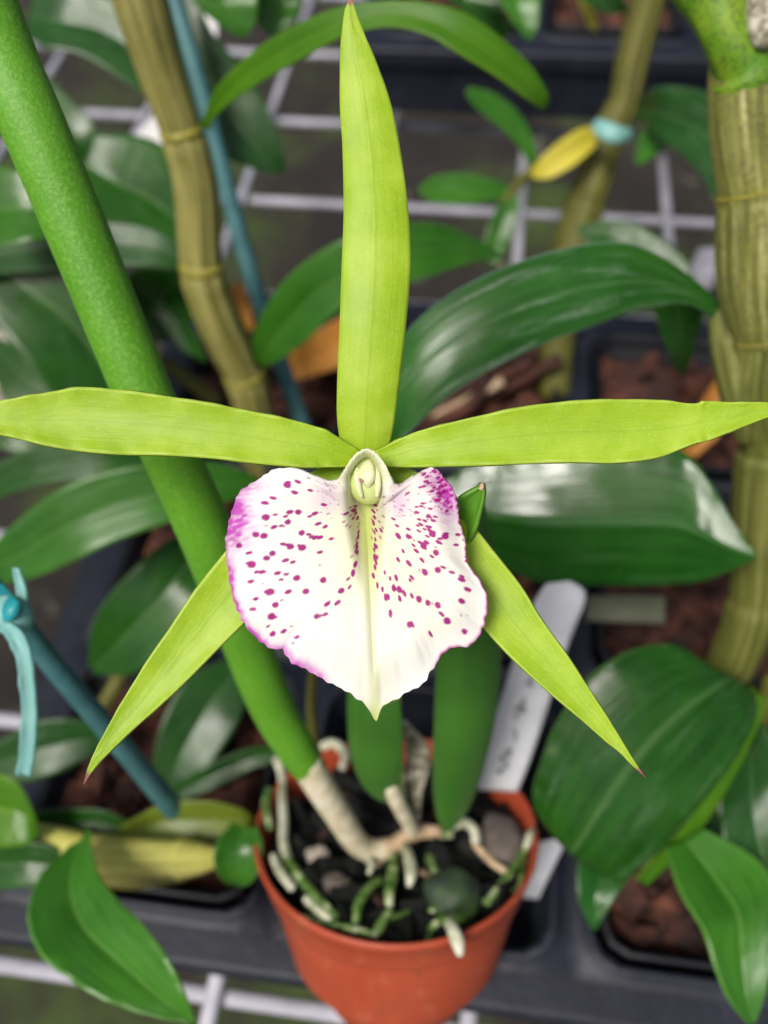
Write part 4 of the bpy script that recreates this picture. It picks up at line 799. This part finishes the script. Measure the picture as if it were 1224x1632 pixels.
label([(850, 1345, 905, 1335, .295), (845, 1370, 890, 1365, .298), (838, 1400, 872, 1402, .303), (830, 1430, 858, 1432, .31)], 'white plant label corner showing just outside the right rim of the terracotta pot', writing=False)
o = ribbon('plant_label', [(255, 170, 275, 178, .47), (225, 205, 268, 218, .475), (195, 240, 262, 262, .48)], WHITEM, None, bulge=.05, prof='U', thick=.0008); tag(o, 'bright white label behind the left cane above the dark leaves', 'label', 'white plant labels')
o = ribbon('plant_label', [(312, 5, 345, 20, .50), (305, 40, 345, 60, .505), (300, 70, 335, 95, .51)], WHITEM, None, bulge=.05, prof='U', thick=.0008); tag(o, 'small bright white label at the top edge between the left cane and the arched leaf', 'label', 'white plant labels')
o = ribbon('plant_label', [(1115, 395, 1145, 395, .50), (1100, 430, 1140, 435, .50), (1105, 460, 1135, 460, .505)], WIREM, None, bulge=.05, prof='U', thick=.0008); tag(o, 'greyish lilac label behind the right cane above the big dusty leaf', 'label', 'white plant labels')
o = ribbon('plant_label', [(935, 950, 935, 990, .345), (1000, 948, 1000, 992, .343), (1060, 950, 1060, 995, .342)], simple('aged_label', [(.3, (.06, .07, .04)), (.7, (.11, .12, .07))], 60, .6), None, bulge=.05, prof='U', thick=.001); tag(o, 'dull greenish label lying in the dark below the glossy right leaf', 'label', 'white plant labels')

# pale pebble-like lump at the left and roots behind
def lump(name, px, py, d, rx, ry, rz, mat, label, cat, seed):
    c = P(px, py, d); bm = bmesh.new(); bmesh.ops.create_icosphere(bm, subdivisions=4, radius=1)
    for v in bm.verts:
        k = 1+.35*noise.noise(v.co*1.2+Vector((seed, 0, 0)))+.12*noise.noise(v.co*3.5); q = v.co*k; v.co = c+Vector((q.x*rx, q.y*ry, q.z*rz))
    V = [v.co.copy() for v in bm.verts]; Fc = [tuple(v.index for v in f.verts) for f in bm.faces]; bm.free()
    return tag(mesh_obj(name, V, Fc, mat), label, cat)
lump('pale_rock', 30, 575, .50, .022, .03, .014, STONEW, 'blurred pale grey rock on the bench at the left edge', 'rock', 4)
rc = thing('root_clump', P(790, 610, .42), 'tangle of pale dry roots on bark between the upright and right petals', 'roots')
for k in range(9):
    a = rs.uniform(0, 1)
    x, y = rs.uniform(670, 860), rs.uniform(560, 660)
    tube('root', [(x-rs.uniform(40, 70), y+rs.uniform(10, 40), rs.uniform(6, 10), .432), (x, y, rs.uniform(7, 12), .425), (x+rs.uniform(30, 60), y-rs.uniform(15, 45), rs.uniform(7, 12), .42)], BARK if k % 3 else RHIZ, rc, n=20, k=12)
